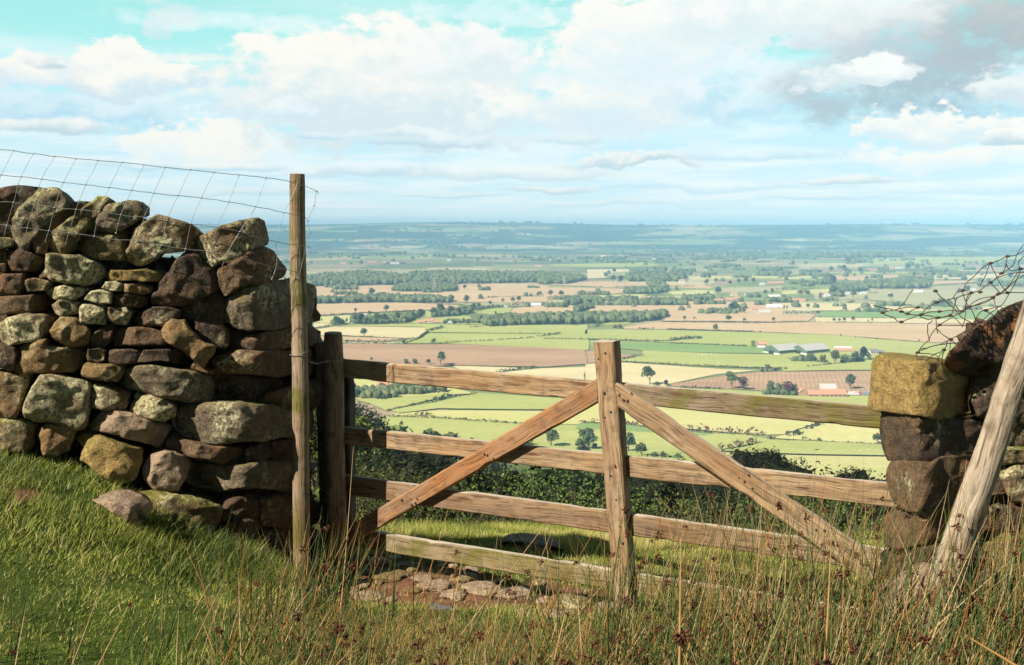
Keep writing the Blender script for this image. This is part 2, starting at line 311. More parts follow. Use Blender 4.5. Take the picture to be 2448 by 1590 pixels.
fields = [
 ('t',Z1,[(0,692),(500,684),(905,676),(905,740),(1460,742),(1475,672),(1950,660),(2380,668),(2380,770),(1750,795),(1400,818),(850,790),(700,760),(560,770),(0,810)]),
 ('t',Z1,[(40,868),(600,850),(1000,852),(1500,880),(1480,905),(1150,925),(850,938),(500,952),(40,980)]),
 ('o',Z1,[(1400,845),(1550,862),(2000,850),(2380,855),(2380,880),(2000,890),(1550,875)]),
 ('t',Z1,[(1380,815),(1750,800),(2380,790),(2380,845),(1900,850),(1500,845)]),
 ('g',Z1,[(1630,935),(1900,905),(2030,900),(2000,950),(1850,980),(1680,960)]),
 ('t',Z1,[(2040,910),(2200,890),(2380,885),(2380,960),(2100,965),(2000,950)]),
 ('l',Z1,[(40,1000),(300,985),(420,980),(400,1060),(240,1070),(40,1050)]),
 ('s',Z1,[(40,1055),(230,1055),(230,1080),(40,1110)]),
 ('g',Z1,[(440,975),(1150,935),(1600,985),(1700,1075),(800,1060),(420,1060)]),
 ('s',Z1,[(60,1120),(250,1095),(520,1092),(1130,1102),(1175,1150),(1120,1195),(960,1212),(500,1190),(320,1185),(40,1180)]),
 ('g',Z1,[(250,1088),(540,1070),(800,1062),(1700,1078),(2780,1075),(2780,1170),(1190,1148),(1135,1096),(540,1088)]),
 ('t',Z1,[(40,1185),(330,1192),(980,1217),(860,1240),(320,1235),(40,1225)]),
 ('g',Z4,[(1190,160),(2780,165),(2780,330),(2380,306),(1500,268),(1300,262),(960,262),(960,225),(1100,200)]),
 ('b',Z4,[(0,300),(300,264),(940,270),(1500,272),(2380,308),(2760,330),(2760,470),(2380,500),(1450,480),(1350,490),(0,500)]),
 ('b',Z5,[(0,250),(430,287),(300,318),(0,350)]),
 ('s',Z4,[(1440,487),(1500,482),(2120,500),(1860,552),(1500,520)]),
 ('s',Z4,[(1500,522),(1860,556),(2300,507),(2755,492),(2755,700),(1500,600)]),
 ('s',Z5,[(0,354),(240,342),(1000,388),(1300,402),(1000,430),(640,505),(600,560),(0,560)]),
 ('l',Z4,[(200,580),(660,600),(1400,700),(1650,760),(1400,770),(700,840),(200,790)]),
 ('g',Z4,[(460,830),(880,795),(1300,770),(1480,770),(1180,840),(780,930),(620,870)]),
 ('g',Z4,[(800,930),(1230,855),(1690,757),(2780,830),(2780,930),(1300,920),(900,960)]),
 ('l',Z4,[(800,960),(1300,925),(2780,935),(2780,1065),(2130,1058),(1300,1000),(820,985)]),
 ('g',Z4,[(700,990),(1300,1010),(2130,1065),(2780,1070),(2780,1400),(1800,1400),(1100,1400),(700,1300)]),
 ('t',Z5,[(240,80),(560,32),(1680,37),(2380,40),(2380,175),(1900,125),(1330,108),(620,90),(300,85)]),
 ('g',Z5,[(0,95),(280,90),(1330,113),(1900,130),(2380,180),(2380,330),(1900,345),(1600,330),(1230,215),(620,190),(0,165)]),
 ('h',Z5,[(120,190),(620,193),(1230,220),(1400,240),(1400,275),(1000,272),(430,250),(160,225)]),
 ('g',Z5,[(230,330),(430,290),(440,254),(1000,276),(1400,280),(1600,335),(1900,350),(1700,375),(1500,385),(1200,380),(800,362)]),
 ('g',Z5,[(1500,392),(1900,352),(2380,330),(2380,398),(1500,412)]),
 ('b',Z5,[(650,505),(1060,440),(1300,410),(2380,402),(2380,560),(1500,560),(660,522)]),
 ('g',Z5,[(750,535),(1060,545),(1300,562),(2380,580),(2380,690),(1500,640),(750,600)]),
 ('l',Z5,[(-60,620),(600,640),(1000,700),(1730,780),(1730,805),(1500,890),(1350,890),(1000,862),(750,842),(-60,790)]),
 ('h',Z5,[(-60,800),(250,805),(840,875),(1000,890),(900,905),(-60,850)]),
 ('g',Z5,[(-60,845),(900,895),(1000,890),(1200,900),(1400,930),(1050,1000),(900,1200),(-60,1150)]),
 ('l',Z5,[(1440,927),(1780,805),(2480,830),(2480,975),(2270,962),(1900,950)]),
 ('g',Z5,[(1000,1012),(1200,980),(1440,932),(1900,955),(2480,985),(2480,1060),(1700,1050),(1300,1030)]),
 ('l',Z5,[(1000,1020),(1300,1035),(1700,1055),(2480,1062),(2480,1260),(900,1260)]),
 ('t',Z2,[(250,640),(640,640),(1050,655),(1060,703),(600,697),(0,672)]),
 ('t',Z2,[(0,700),(600,705),(800,715),(780,765),(250,790),(0,792)]),
 ('l',Z2,[(250,800),(800,768),(1040,770),(880,815),(480,815)]),
 ('t',Z2,[(480,825),(1050,790),(1400,800),(1700,800),(1430,860),(600,870)]),
 ('l',Z2,[(1220,745),(1530,728),(1710,735),(1700,770),(1300,775)]),
 ('t',Z2,[(430,950),(520,885),(1430,880),(1440,850),(2200,850),(2380,870),(2380,1046),(1800,1042),(1200,1038),(1250,960),(1000,940),(500,945)]),
 ('t',Z2,[(0,880),(430,880),(300,935),(0,960)]),
 ('g',Z2,[(560,1045),(850,1045),(870,1060),(640,1075)]),
 ('t',Z2,[(1200,668),(1540,660),(1700,700),(1640,712),(1240,700)]),
 ('s',Z2,[(430,520),(850,515),(850,540),(640,560),(450,600)]),
 ('g',Z2,[(60,470),(1000,450),(1200,480),(800,500),(100,490)]),
 ('s',Z2,[(430,575),(600,565),(640,605),(440,612)]),
 ('o',Z2,[(1720,705),(2380,690),(2380,740),(1750,760)]),
 ('l',Z2,[(1400,590),(2380,580),(2380,605),(1500,620)]),
 ('s',Z3,[(0,857),(900,867),(1330,902),(1700,930),(1050,935),(0,930)]),
 ('s',Z3,[(1800,900),(2600,880),(2600,925),(1800,935)]),
 ('h',Z3,[(420,938),(2600,932),(2600,1030),(1300,1030),(380,997)]),
 ('s',Z3,[(370,1000),(1200,1012),(2600,1034),(2600,1070),(380,1050)]),
 ('t',Z3,[(0,968),(380,968),(300,1042),(0,1046)]),
 ('t',Z3,[(0,1054),(300,1050),(1200,1066),(2600,1078),(2600,1300),(1500,1250),(600,1180),(0,1150)]),
 ('g',Z3,[(600,1184),(1500,1253),(2600,1304),(2600,1500),(0,1400),(0,1160)]),
 ('o',Z3,[(950,720),(2000,720),(2600,700),(2600,878),(1340,880),(300,826)]),
 ('l',Z3,[(20,735),(520,715),(520,750),(60,770)]),
 ('s',Z3,[(1560,565),(2500,560),(2100,610),(1560,620)]),
 ('t',Z3,[(1530,635),(2100,630),(1750,670),(1550,680)]),
 ('t',Z3,[(560,580),(1300,572),(1300,600),(900,640),(560,620)]),
 ('g',Z3,[(800,402),(2500,390),(2500,450),(900,480)]),
 ('l',Z3,[(0,590),(440,570),(450,600),(60,620)]),
 ('g',Z3,[(60,560),(800,540),(1300,545),(1300,560),(400,575)]),
]
for i, (c, z, pts) in enumerate(fields):
    pts = z(pts); out = []
    for a, b in zip(pts, pts[1:]+pts[:1]):
        pa, pb = plain(*a), plain(*b); m = max(1, min(12, int((pb-pa).length/60)))
        for j in range(m):
            q = pa.lerp(pb, j/m); out.append((q.x+random.uniform(-2, 2), q.y+random.uniform(-3, 3)))
    bm = bmesh.new(); vs = [bm.verts.new((x, y, 0)) for x, y in out]
    try: f = bm.faces.new(vs)
    except ValueError: bm.free(); continue
    bmesh.ops.triangulate(bm, faces=[f])
    for _ in range(2):
        lg = [e for e in bm.edges if e.calc_length() > 250]
        if lg: bmesh.ops.subdivide_edges(bm, edges=lg, cuts=1); bmesh.ops.triangulate(bm, faces=bm.faces[:])
    bm.normal_update()
    va = np.array([v.co[:] for v in bm.verts]); zz = farz(va[:, 0], va[:, 1])+.35+.12*(i % 7)
    for v_, q in zip(bm.verts, zz): v_.co.z = q
    m = bpy.data.meshes.new('field'); bm.to_mesh(m); bm.free(); m.materials.append(FM[c])
    tag(link('field', m), kind='structure')
# puddle on the path
pd = [(1005,1456),(1035,1450),(1080,1451),(1108,1457),(1085,1463),(1040,1463)]
pc = P(1065, 1455, 4.95); n = NT('puddle_water', .03, .6); M_pud = n.done((.10, .09, .08))
pz = min(gz(P(x, y, 4.95).x, 4.95) for x, y in pd)
# ---------------------------------------------------------------- foliage
def leaf_mat(name, dark, light, tip=None, rnd=True):
    n = NT(name, .7, .2); v = n.obj()
    k = n.attr('rnd'); col = n.mix(k, dark, light)
    if tip: col = n.mix(n.ramp(k, [(.86, 0), (.97, 1)]), col, tip)
    if rnd:
        oi = n.new('ShaderNodeObjectInfo').outputs['Random']
        hs = n.new('ShaderNodeHueSaturation', {'Color': col, 'Hue': n.math('ADD', .475, n.math('MULTIPLY', oi, .05)), 'Value': n.math('ADD', .75, n.math('MULTIPLY', oi, .5))})
        col = hs.outputs[0]
    tr = n.new('ShaderNodeBsdfTranslucent', {'Color': col}); mx = n.new('ShaderNodeMixShader', {0: .2, 1: n.b.outputs[0], 2: tr.outputs[0]})
    n.set(n.n['Material Output'].inputs[0], mx.outputs[0])
    return n.done(col)
LM = {'tree': leaf_mat('tree_leaves', (.06, .08, .028), (.15, .18, .065)),
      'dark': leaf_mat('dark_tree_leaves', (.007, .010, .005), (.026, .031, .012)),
      'conifer': leaf_mat('conifer_needles', (.018, .028, .016), (.05, .065, .03)),
      'yellow': leaf_mat('yellow_green_leaves', (.09, .11, .015), (.23, .25, .045)),
      'bush': leaf_mat('bush_leaves', (.04, .06, .012), (.13, .18, .045), (.26, .29, .10)),
      'bramble': leaf_mat('bramble_leaves', (.035, .035, .014), (.10, .11, .035), (.19, .10, .06)),
      'autumn': leaf_mat('red_brown_leaves', (.10, .055, .03), (.22, .13, .06)),
      'purple': leaf_mat('copper_leaves', (.045, .015, .025), (.12, .04, .05))}
n = NT('bark', .95, .1); M_bark = n.done(n.mix(n.noise(n.obj(), 3, 5), (.05, .04, .03), (.13, .10, .075)))
def leaves(centers, radii, count, size, seed=0, squash=1.0, bottom=-.6, aspect=1.6):
    """leaf-sized quads filling the shells of several lumps"""
    r = np.random.RandomState(seed); centers = np.array(centers, float); radii = np.array(radii, float)
    if radii.ndim == 1: radii = np.repeat(radii[:, None], 3, 1)*np.array([1, 1, squash])
    w = radii[:, 0]**2; ci = r.choice(len(centers), count, p=w/w.sum())
    d = r.normal(size=(count, 3)); d /= np.linalg.norm(d, axis=1, keepdims=True); d[:, 2] = np.where(d[:, 2] < bottom, -d[:, 2], d[:, 2])
    rad = r.uniform(.45, 1.0, count)**.45*(1+.16*np.sin(d[:, 0]*7+ci)*np.sin(d[:, 1]*6+ci*2)*1.5)
    p = centers[ci]+d*radii[ci]*rad[:, None]
    nn = d*.9+r.normal(size=(count, 3))*.6+np.array([0, 0, .25]); nn /= np.linalg.norm(nn, axis=1, keepdims=True)
    a = np.cross(nn, r.normal(size=(count, 3))); a /= np.linalg.norm(a, axis=1, keepdims=True)+1e-9; b = np.cross(nn, a)
    s = size*r.uniform(.5, 1.35, count)[:, None]
    v = np.stack([p-a*s, p-b*s/aspect+nn*s*.15, p+a*s, p+b*s/aspect], 1).reshape(-1, 3)
    f = np.arange(count*4).reshape(count, 4); rn = np.repeat(np.clip(r.uniform(0, 1, count)*.7+.3*r.uniform(0, 1, len(centers))[ci], 0, 1), 4)
    return v, f, rn
def leafmesh(name, mat, *a, **k):
    v, f, rn = leaves(*a, **k); m = mesh(name, v, f, mat); fattr(m, 'rnd', rn); return m
def trunkmesh(h, r, seed, limbs=5, top=.7, spread=.35):
    rr = random.Random(seed); ps = [np.array([[0, 0, -.4], [rr.uniform(-.03, .03)*h, rr.uniform(-.03, .03)*h, h*.35], [rr.uniform(-.05, .05)*h, rr.uniform(-.05, .05)*h, h*top]])]; rs = [[r, r*.75, r*.3]]
    for i in range(limbs):
        a = rr.uniform(0, 6.28); z0 = h*rr.uniform(.2, .5)
        ps.append(np.array([[0, 0, z0], [math.cos(a)*h*spread*.5, math.sin(a)*h*spread*.5, z0+h*.14], [math.cos(a)*h*spread, math.sin(a)*h*spread, z0+h*.32]])); rs.append([r*.5, r*.3, r*.1])
    ps = [smoothpath(p, 7) for p in ps]; rs = [np.interp(np.linspace(0, 2, 7), [0, 1, 2], q) for q in rs]
    v, f = tubes(ps, rs, 6); return mesh('trunk', v, f, M_bark, True)
def broadleaf(seed, mat, h=10., w=5., n=420, size=.75, lumps=11, low=.28):
    """unit: crown of width 2w, total height h"""
    rr = random.Random(seed); cs = []; rs = []
    for i in range(lumps):
        a = rr.uniform(0, 6.28); q = rr.uniform(.15, .78)*w; t = rr.random()
        z = h*(low+.16+(.80-low-.1)*t); q *= (1.05-t*.65); cs.append((math.cos(a)*q, math.sin(a)*q, z)); rs.append(w*rr.uniform(.26, .44))
    cs.append((0, 0, h*.62)); rs.append(w*.5)
    return leafmesh('crown', mat, cs, rs, n, size, seed=seed, squash=.85), trunkmesh(h*.8, h*.028, seed)
def conifer(seed, mat, h=10., w=2.4, n=500):
    rr = random.Random(seed); cs = []; rs = []
    for i in range(12):
        t = i/11; q = w*(1-t)*.45; a = i*2.4; cs.append((math.cos(a)*q, math.sin(a)*q, h*(.12+.8*t))); rs.append((w*(1-t)*.62+.25, w*(1-t)*.62+.25, h*.07))
    return leafmesh('crown', mat, cs, rs, n, .42, seed=seed, bottom=-2), trunkmesh(h, h*.02, seed, 0, .95)
PROT = {}
def proto(kind, var):
    key = (kind, var)
    if key not in PROT:
        s = 1000+hash(kind) % 1 + var*17+len(kind)
        PROT[key] = {'oak': lambda: broadleaf(s, LM['tree']), 'round': lambda: broadleaf(s+1, LM['tree'], 10, 4.6, 380, .7, 8, .15),
          'tall': lambda: broadleaf(s+2, LM['tree'], 10, 3.2, 360, .6, 9, .2), 'bush': lambda: broadleaf(s+3, LM['tree'], 6, 5, 260, .7, 8, -.1),
          'dark': lambda: broadleaf(s+4, LM['dark'], 10, 5, 420, .7, 10, .1), 'conifer': lambda: conifer(s, LM['conifer']),
          'yellow': lambda: broadleaf(s+5, LM['yellow'], 8, 5.5, 700, .4, 10, -.1), 'purple': lambda: broadleaf(s+6, LM['purple'], 8, 5, 300, .7, 8, 0),
          'autumn': lambda: broadleaf(s+7, LM['autumn'], 4, 5, 240, .6, 8, -.1)}[kind]()
    return PROT[key]
HT = {'oak': 10, 'round': 10, 'tall': 10, 'bush': 6, 'dark': 10, 'conifer': 10, 'yellow': 8, 'purple': 8, 'autumn': 4}
TREES = []
def tree(base, hgt, kind, label, group, var=None, wide=1.0, name='tree', cat='tree'):
    c, t = proto(kind, random.randrange(3) if var is None else var)
    r = thing(name, label, cat, base, group); s = hgt/HT[kind]; r.rotation_euler.z = random.uniform(0, 6.28); r.scale = (s*wide, s*wide, s)
    for nm, me in (('crown', c), ('trunk', t)):
        o = bpy.data.objects.new(nm, me); COL.objects.link(o); o.parent = r
    TREES.append(r); return r
def ptree(z, x, y, hz, kind, label, group, zs, wide=1.0, **kw):
    px, py = z([(x, y)])[0]; b = plain(px, py); h = hz/zs/F*b.y*1.22
    return tree(b, h, kind, label, group, wide=wide, **kw)
G = 'trees scattered along the hedges and fields of the plain'
FAR = 'small dark green hedgerow tree far out on the plain'
for x, y, h, k in [(620,790,70,'oak'),(460,955,50,'tall'),(770,945,60,'oak'),(1570,860,70,'oak'),(1700,815,40,'bush'),(1550,720,40,'oak'),(1695,715,40,'oak'),(2030,850,50,'oak'),(2090,850,60,'oak'),
  (1860,980,40,'round'),(2280,790,35,'oak'),(265,1070,80,'oak'),(460,1065,100,'tall'),(520,1060,90,'dark'),(600,1070,60,'round'),(680,1070,100,'oak'),(750,1055,80,'oak'),(880,1045,90,'oak'),(960,1050,60,'round'),
  (1110,1010,90,'oak'),(1040,1020,60,'oak'),(1320,990,110,'oak'),(1240,985,80,'oak'),(1410,980,80,'oak'),(1490,975,60,'dark'),(1540,960,60,'oak'),(1640,940,70,'oak'),(1690,910,50,'oak'),(1580,1070,50,'round'),(1710,1050,60,'oak'),(1930,850,35,'oak'),(1380,1050,38,'round'),(120,1035,25,'round'),(370,1055,50,'tall'),(1800,880,40,'oak'),(600,985,45,'oak'),(800,1060,40,'round')]:
    ptree(Z1, x, y, h, k, FAR, G, 4.1754)
for x, y, h, k in [(70,790,55,'oak'),(170,795,60,'oak'),(285,1080,65,'dark'),(450,1095,90,'round'),(540,1085,40,'bush'),(1400,1035,45,'oak'),(1840,1045,65,'oak'),(2000,1045,40,'oak'),(2295,1040,38,'oak'),(1715,1132,55,'oak'),(620,610,50,'oak'),(690,650,60,'oak'),(770,655,70,'dark'),(1650,615,45,'dark'),(1720,655,45,'round'),(1620,688,60,'oak'),(1860,670,40,'dark'),(1745,780,80,'oak'),(1640,775,30,'bush'),(1950,670,50,'oak'),(2010,665,60,'oak'),(2090,660,50,'oak'),(2280,775,55,'oak'),(2215,775,45,'oak'),(1900,945,90,'oak'),(1870,945,70,'dark'),(1960,955,55,'round'),(2000,958,50,'round'),(1530,845,45,'round'),(1430,840,45,'round'),(1630,835,40,'round'),(1330,725,30,'bush'),(1400,778,20,'bush'),(710,1110,30,'bush'),(760,1110,35,'bush'),(1500,1015,20,'bush'),(700,560,45,'oak'),(890,475,35,'oak'),(1290,445,30,'oak'),(820,430,40,'oak'),(80,880,35,'round'),(2160,1148,15,'bush')]:
    ptree(Z2, x, y, h, k, FAR, G, 4.1754)
for x, y, h, k in [(540,665,80,'oak'),(480,640,50,'oak'),(660,540,60,'oak'),(820,560,60,'round'),(760,600,35,'oak'),(885,620,30,'bush'),(1290,530,60,'oak'),(1360,600,55,'tall'),(1470,600,40,'oak'),(1555,600,50,'oak'),(1800,595,35,'oak'),(1715,615,35,'oak'),(1850,515,45,'oak'),(1950,535,40,'tall'),(1125,820,60,'oak'),(870,815,30,'bush'),(620,790,65,'round'),(550,785,90,'oak'),(750,810,70,'oak'),(300,785,50,'oak'),(230,790,55,'oak'),(420,820,60,'round'),(60,820,40,'bush'),(300,910,45,'oak'),(400,965,35,'dark'),(560,1045,35,'oak'),(610,1045,35,'oak'),(660,1045,40,'oak'),(745,1040,45,'oak'),(940,1040,35,'tall'),(900,1045,25,'tall'),(1890,765,70,'oak'),(1800,780,60,'oak'),(1560,885,50,'bush'),(1620,880,60,'bush'),(1700,870,45,'bush'),(2320,620,55,'dark'),(2000,700,40,'oak'),(2100,660,45,'oak'),(530,545,45,'oak'),(690,470,70,'oak'),(140,470,35,'bush'),(1070,500,25,'bush'),(700,450,50,'oak'),(60,920,40,'tall'),(90,920,40,'tall'),(625,1190,28,'tall'),(770,1205,18,'tall'),(985,1225,20,'tall'),(1405,1240,25,'tall'),(30,560,50,'oak'),(370,545,30,'oak'),(430,550,28,'oak')]:
    ptree(Z3, x, y, h, k, FAR, G, 4.1754)
for x, y, h, k, l in [(545,190,72,'oak','lone tree standing in the pale stubble field beside the round gate post'),(620,430,32,'oak','tiny dark tree on the ploughed field just above the gate top rail, left'),
  (1310,478,115,'oak','lime green tree with long shadow at the near edge of the ploughed field'),(1190,470,55,'oak','small tree just left of the lime green tree at the ploughed field edge'),(970,462,42,'bush','left one of two low bushes above the top rail on the ploughed field'),
  (1050,465,46,'bush','right one of two low bushes above the top rail on the ploughed field'),(940,266,34,'dark','small dark bush at the corner of the far hedge above the ploughed field'),(1240,255,42,'bush','pale bush in the green field above the ploughed field')]:
    ptree(Z4, x, y, h, k, l, G, 4.1754)
for x, y, h, k, l in [(485,512,122,'oak','large pale grey green tree on the stubble field right of the gate upright'),(610,522,48,'dark','dark low tree right of the large pale tree on the stubble field'),(540,518,30,'bush','low bush between the large pale tree and a dark low tree'),
  (1110,542,112,'oak','bigger of the pair of round trees at the corner of the ploughed field'),(1190,547,80,'purple','smaller brownish one of the pair of trees at the corner of the ploughed field'),
  (1400,582,92,'round','green tree at the left end of the brick farm'),(1470,582,80,'round','second green tree from the left beside the brick farm'),(1530,592,88,'purple','purple leaved tree beside the brick farm'),(1580,585,75,'round','green tree touching the gable of the brick farm'),
  (2010,540,95,'oak','tree standing behind the brick farm near the red trailer'),(1380,412,55,'round','rounded tree at the field corner between two darker bushes'),(1340,415,28,'dark','left dark bush at the field corner in the middle of the fields'),(1440,410,28,'dark','right dark bush at the field corner in the middle of the fields'),(1517,396,20,'bush','little bush on the field edge right of the field corner trees'),
  (985,97,44,'round','lone round tree on the edge of the wide tan field'),(1270,222,45,'yellow','yellowish tree next to the small farmhouse by the barns'),(1890,352,88,'oak','big tree in front of the grey barns'),(2110,322,95,'dark','dark tree at the right end of the farm by the grey barns'),(2040,340,80,'round','pale tree between two bigger trees near the grey barns'),
  (1960,345,60,'round','small tree between the farm track and the big tree'),(1700,332,50,'bush','low scrub in front of the grey barns, left'),(1790,340,48,'bush','low scrub in front of the grey barns, middle'),(1640,325,40,'bush','thin scrub at the left corner of the barn yard'),(2215,962,80,'oak','small round tree on the yellow green field beside the right wall'),
  (1770,942,28,'bush','small bush in the middle of the yellow green field'),(325,1035,150,'oak','round leafy tree in the green field just right of the gate upright'),(425,1062,105,'oak','thinner tree next to the round leafy tree right of the gate upright'),(30,1020,150,'oak','dark tree seen between the left brace and the gate upright'),(70,1022,60,'dark','low dark bush under the tree left of the gate upright'),
  (520,1072,45,'bush','left one of the low bushes above the second rail right of the upright'),(590,1075,48,'bush','middle one of the low bushes above the second rail right of the upright'),(700,1082,48,'bush','right one of the low bushes above the second rail by the brace')]:
    ptree(Z5, x, y, h, k, l, G, 3.1733)
for px, py, h, k, l in [(1318,1072,52,'oak','dark tree by the left brace above the second gate rail'),(1396,1082,58,'round','round bushy tree above the second rail left of the gate upright'),(1395,1086,26,'dark','flat dark bush at the foot of the round bushy tree'),(1255,1072,24,'bush','low bush left of the dark tree by the left brace')]:
    tree(plain(px, py), h/F*plain(px, py).y, k, l, G, wide=1.5 if h < 30 else 1)
# hedges ---------------------------------------------------------------
HM = {'d': leaf_mat('hedge_dark_leaves', (.02, .026, .01), (.07, .08, .028), rnd=False), 'o': leaf_mat('hedge_olive_leaves', (.08, .085, .03), (.18, .18, .07), rnd=False), 'r': LM['autumn']}
def hedge(z, pts, h=2.4, kind='d', w=2.2, gap=0.0):
    q = [plain(*p) for p in z(pts)]; cs = []; rs = []
    for a, b in zip(q, q[1:]):
        L = (b-a).length; m = max(2, int(L/(w*1.1)))
        for j in range(m):
            if random.random() < gap: continue
            c = a.lerp(b, j/m); hh = h*random.uniform(.6, 1.25); cs.append((c.x+random.uniform(-.5, .5), c.y+random.uniform(-.6, .6), c.z+hh*.42)); rs.append((w*random.uniform(.8, 1.3), w, hh*.62))
    if not cs: return
    if len(cs) > 420: cs = cs[::2]; rs = [(a*1.7, b, c) for a, b, c in rs[::2]]
    v, f, rn = leaves(cs, rs, len(cs)*9, min(1.5, w*.42), seed=len(cs)); v = v.reshape(-1, 3)
    m = mesh('hedge', v-np.array(q[0]), f, HM[kind]); fattr(m, 'rnd', rn)
    o = link('hedge', m); o.location = q[0]
    tag(o, {'d': 'thin dark clipped hedge between fields of the plain', 'o': 'low olive green hedge line between fields of the plain', 'r': 'straggly red brown hedge crossing the pale green field behind the gate'}[kind], 'hedge', {'d': 'dark field hedges on the plain', 'o': 'olive field hedges on the plain', 'r': 'red brown hedges on the pale green fields'}[kind])
for a in [(Z1,[(50,985),(400,970),(760,948),(960,940),(1150,930)],3),(Z1,[(50,1110),(240,1080),(400,1070)],2.5),(Z1,[(1180,1145),(1130,1180),(1100,1210),(940,1225),(740,1245),(330,1240)],3),(Z1,[(1200,1135),(1270,1120),(1340,1100)],4,'d',3),
  (Z1,[(1190,1155),(1830,1163)],1.6,'o'),(Z1,[(1940,1163),(2340,1163)],1.8,'o'),(Z1,[(330,1185),(980,1215)],1.6,'o'),(Z1,[(1600,1100),(1750,1095)],2),(Z1,[(1600,945),(1820,905),(2100,880),(2380,868)],6,'d',4),(Z1,[(1780,805),(1910,800)],5,'o',4),
  (Z1,[(540,1075),(1200,1062),(1700,1078)],1.8,'o'),(Z1,[(850,950),(960,940),(1060,935)],3.5),(Z1,[(1260,1000),(1480,985)],5,'d',4),
  (Z4,[(940,266),(1100,212),(1180,150)],2.5),(Z4,[(1300,262),(1500,245),(1850,232)],2.2),(Z4,[(1890,225),(2100,215),(2240,200)],2.4),(Z4,[(2280,192),(2380,185)],2.4),(Z4,[(1860,550),(2120,515),(2285,505)],2.8),
  (Z4,[(340,255),(700,258),(960,266),(1300,264)],1.6,'o'),(Z4,[(740,822),(880,790)],2.8),(Z4,[(890,772),(1100,765),(1400,745)],4.5,'d',3),(Z4,[(790,930),(1000,890),(1200,855)],2.2,'o'),(Z4,[(1200,858),(1290,830),(1380,800),(1480,790)],4.5,'d',3.2),(Z4,[(1480,792),(1670,766)],2.2),
  (Z4,[(820,985),(1300,1005),(1700,1035),(2130,1060),(2500,1066)],1.6,'o',2.6),(Z4,[(1060,980),(1120,975),(1220,990)],3.2,'o',3),(Z4,[(1350,492),(1460,480)],3.2),(Z4,[(1480,482),(2120,498)],1.2,'o'),
  (Z5,[(0,165),(260,172),(510,180)],2.2,'o'),(Z5,[(520,190),(620,192)],4.5),(Z5,[(650,178),(740,165),(885,155)],3.6,'d',3),(Z5,[(640,197),(1020,209)],2),(Z5,[(1060,210),(1230,217)],1.8),(Z5,[(280,320),(360,305),(435,292)],3.6,'d',2.4),
  (Z5,[(240,337),(740,358),(1200,382),(1500,387)],1.8,'o'),(Z5,[(1690,376),(1800,364),(1900,352)],2.2),(Z5,[(1950,342),(2030,330),(2100,318)],3),(Z5,[(630,90),(960,99),(1290,108)],1.6),(Z5,[(560,32),(1280,42),(1680,37),(2380,40)],1.8),
  (Z5,[(740,532),(1050,543)],2.4),(Z5,[(1330,412),(1480,397)],2),(Z5,[(-30,800),(120,805)],3.2,'r',3),(Z5,[(250,800),(440,832),(500,842)],3.4,'r',3.2,.1),(Z5,[(770,850),(900,868),(1000,874),(1180,882),(1370,892)],4.4,'r',4,.08),
  (Z5,[(1465,920),(1520,910),(1600,890),(1670,868)],4.5,'d',3.2,.1),(Z5,[(1690,850),(1720,832),(1780,812)],3.4,'d',2.6),(Z5,[(1240,965),(1310,942)],5,'r',3.4),(Z5,[(1040,1015),(1120,990),(1215,970)],5,'r',3.4),(Z5,[(1370,925),(1460,912)],2.4,'r',2.6,.3),
  (Z5,[(1480,937),(1700,940),(2280,968)],1.2,'o'),(Z5,[(1660,930),(1720,932)],2.6,'o'),
  (Z2,[(0,1217),(600,1225),(1100,1240),(1280,1237)],2.4),(Z2,[(1280,1232),(1400,1220),(1585,1212)],4.5,'d',3),(Z2,[(1240,1118),(1640,1132),(2110,1142)],2),(Z2,[(1200,1047),(1800,1047),(2380,1054)],2),(Z2,[(0,872),(200,870)],5),
  (Z2,[(700,699),(1390,691),(1500,688)],4),(Z2,[(260,790),(500,778),(780,768)],4,'o'),(Z2,[(0,678),(600,698)],3,'o'),(Z2,[(1430,880),(900,880),(640,872)],3.4),(Z2,[(0,1190),(180,1168)],4,'d',3),(Z2,[(950,1116),(1110,1118)],3),(Z2,[(1040,780),(1220,782)],8,'d',5),(Z2,[(890,815),(960,812)],7,'d',5),
  (Z3,[(0,1050),(300,1047)],2.6),(Z3,[(0,857),(300,835)],3),(Z3,[(300,822),(900,830),(1350,882)],2.2),(Z3,[(700,858),(760,843)],3.6),(Z3,[(1550,682),(2000,657)],3.5),(Z3,[(1540,627),(2080,633)],3),(Z3,[(420,938),(1100,937)],2),(Z3,[(380,998),(1200,1012)],1.6,'o'),
  (Z3,[(80,960),(400,965)],5,'d',4),(Z3,[(0,730),(200,715),(420,720)],8,'d',5,.1),(Z3,[(320,680),(430,672),(560,665)],9,'d',6),(Z3,[(880,762),(1000,762)],5),(Z3,[(300,745),(200,760),(330,765)],8,'d',5,.2),(Z3,[(1600,575),(2300,560)],3,'o'),(Z3,[(0,600),(440,575),(760,560)],4,'o',4,.1)]:
    hedge(*a)
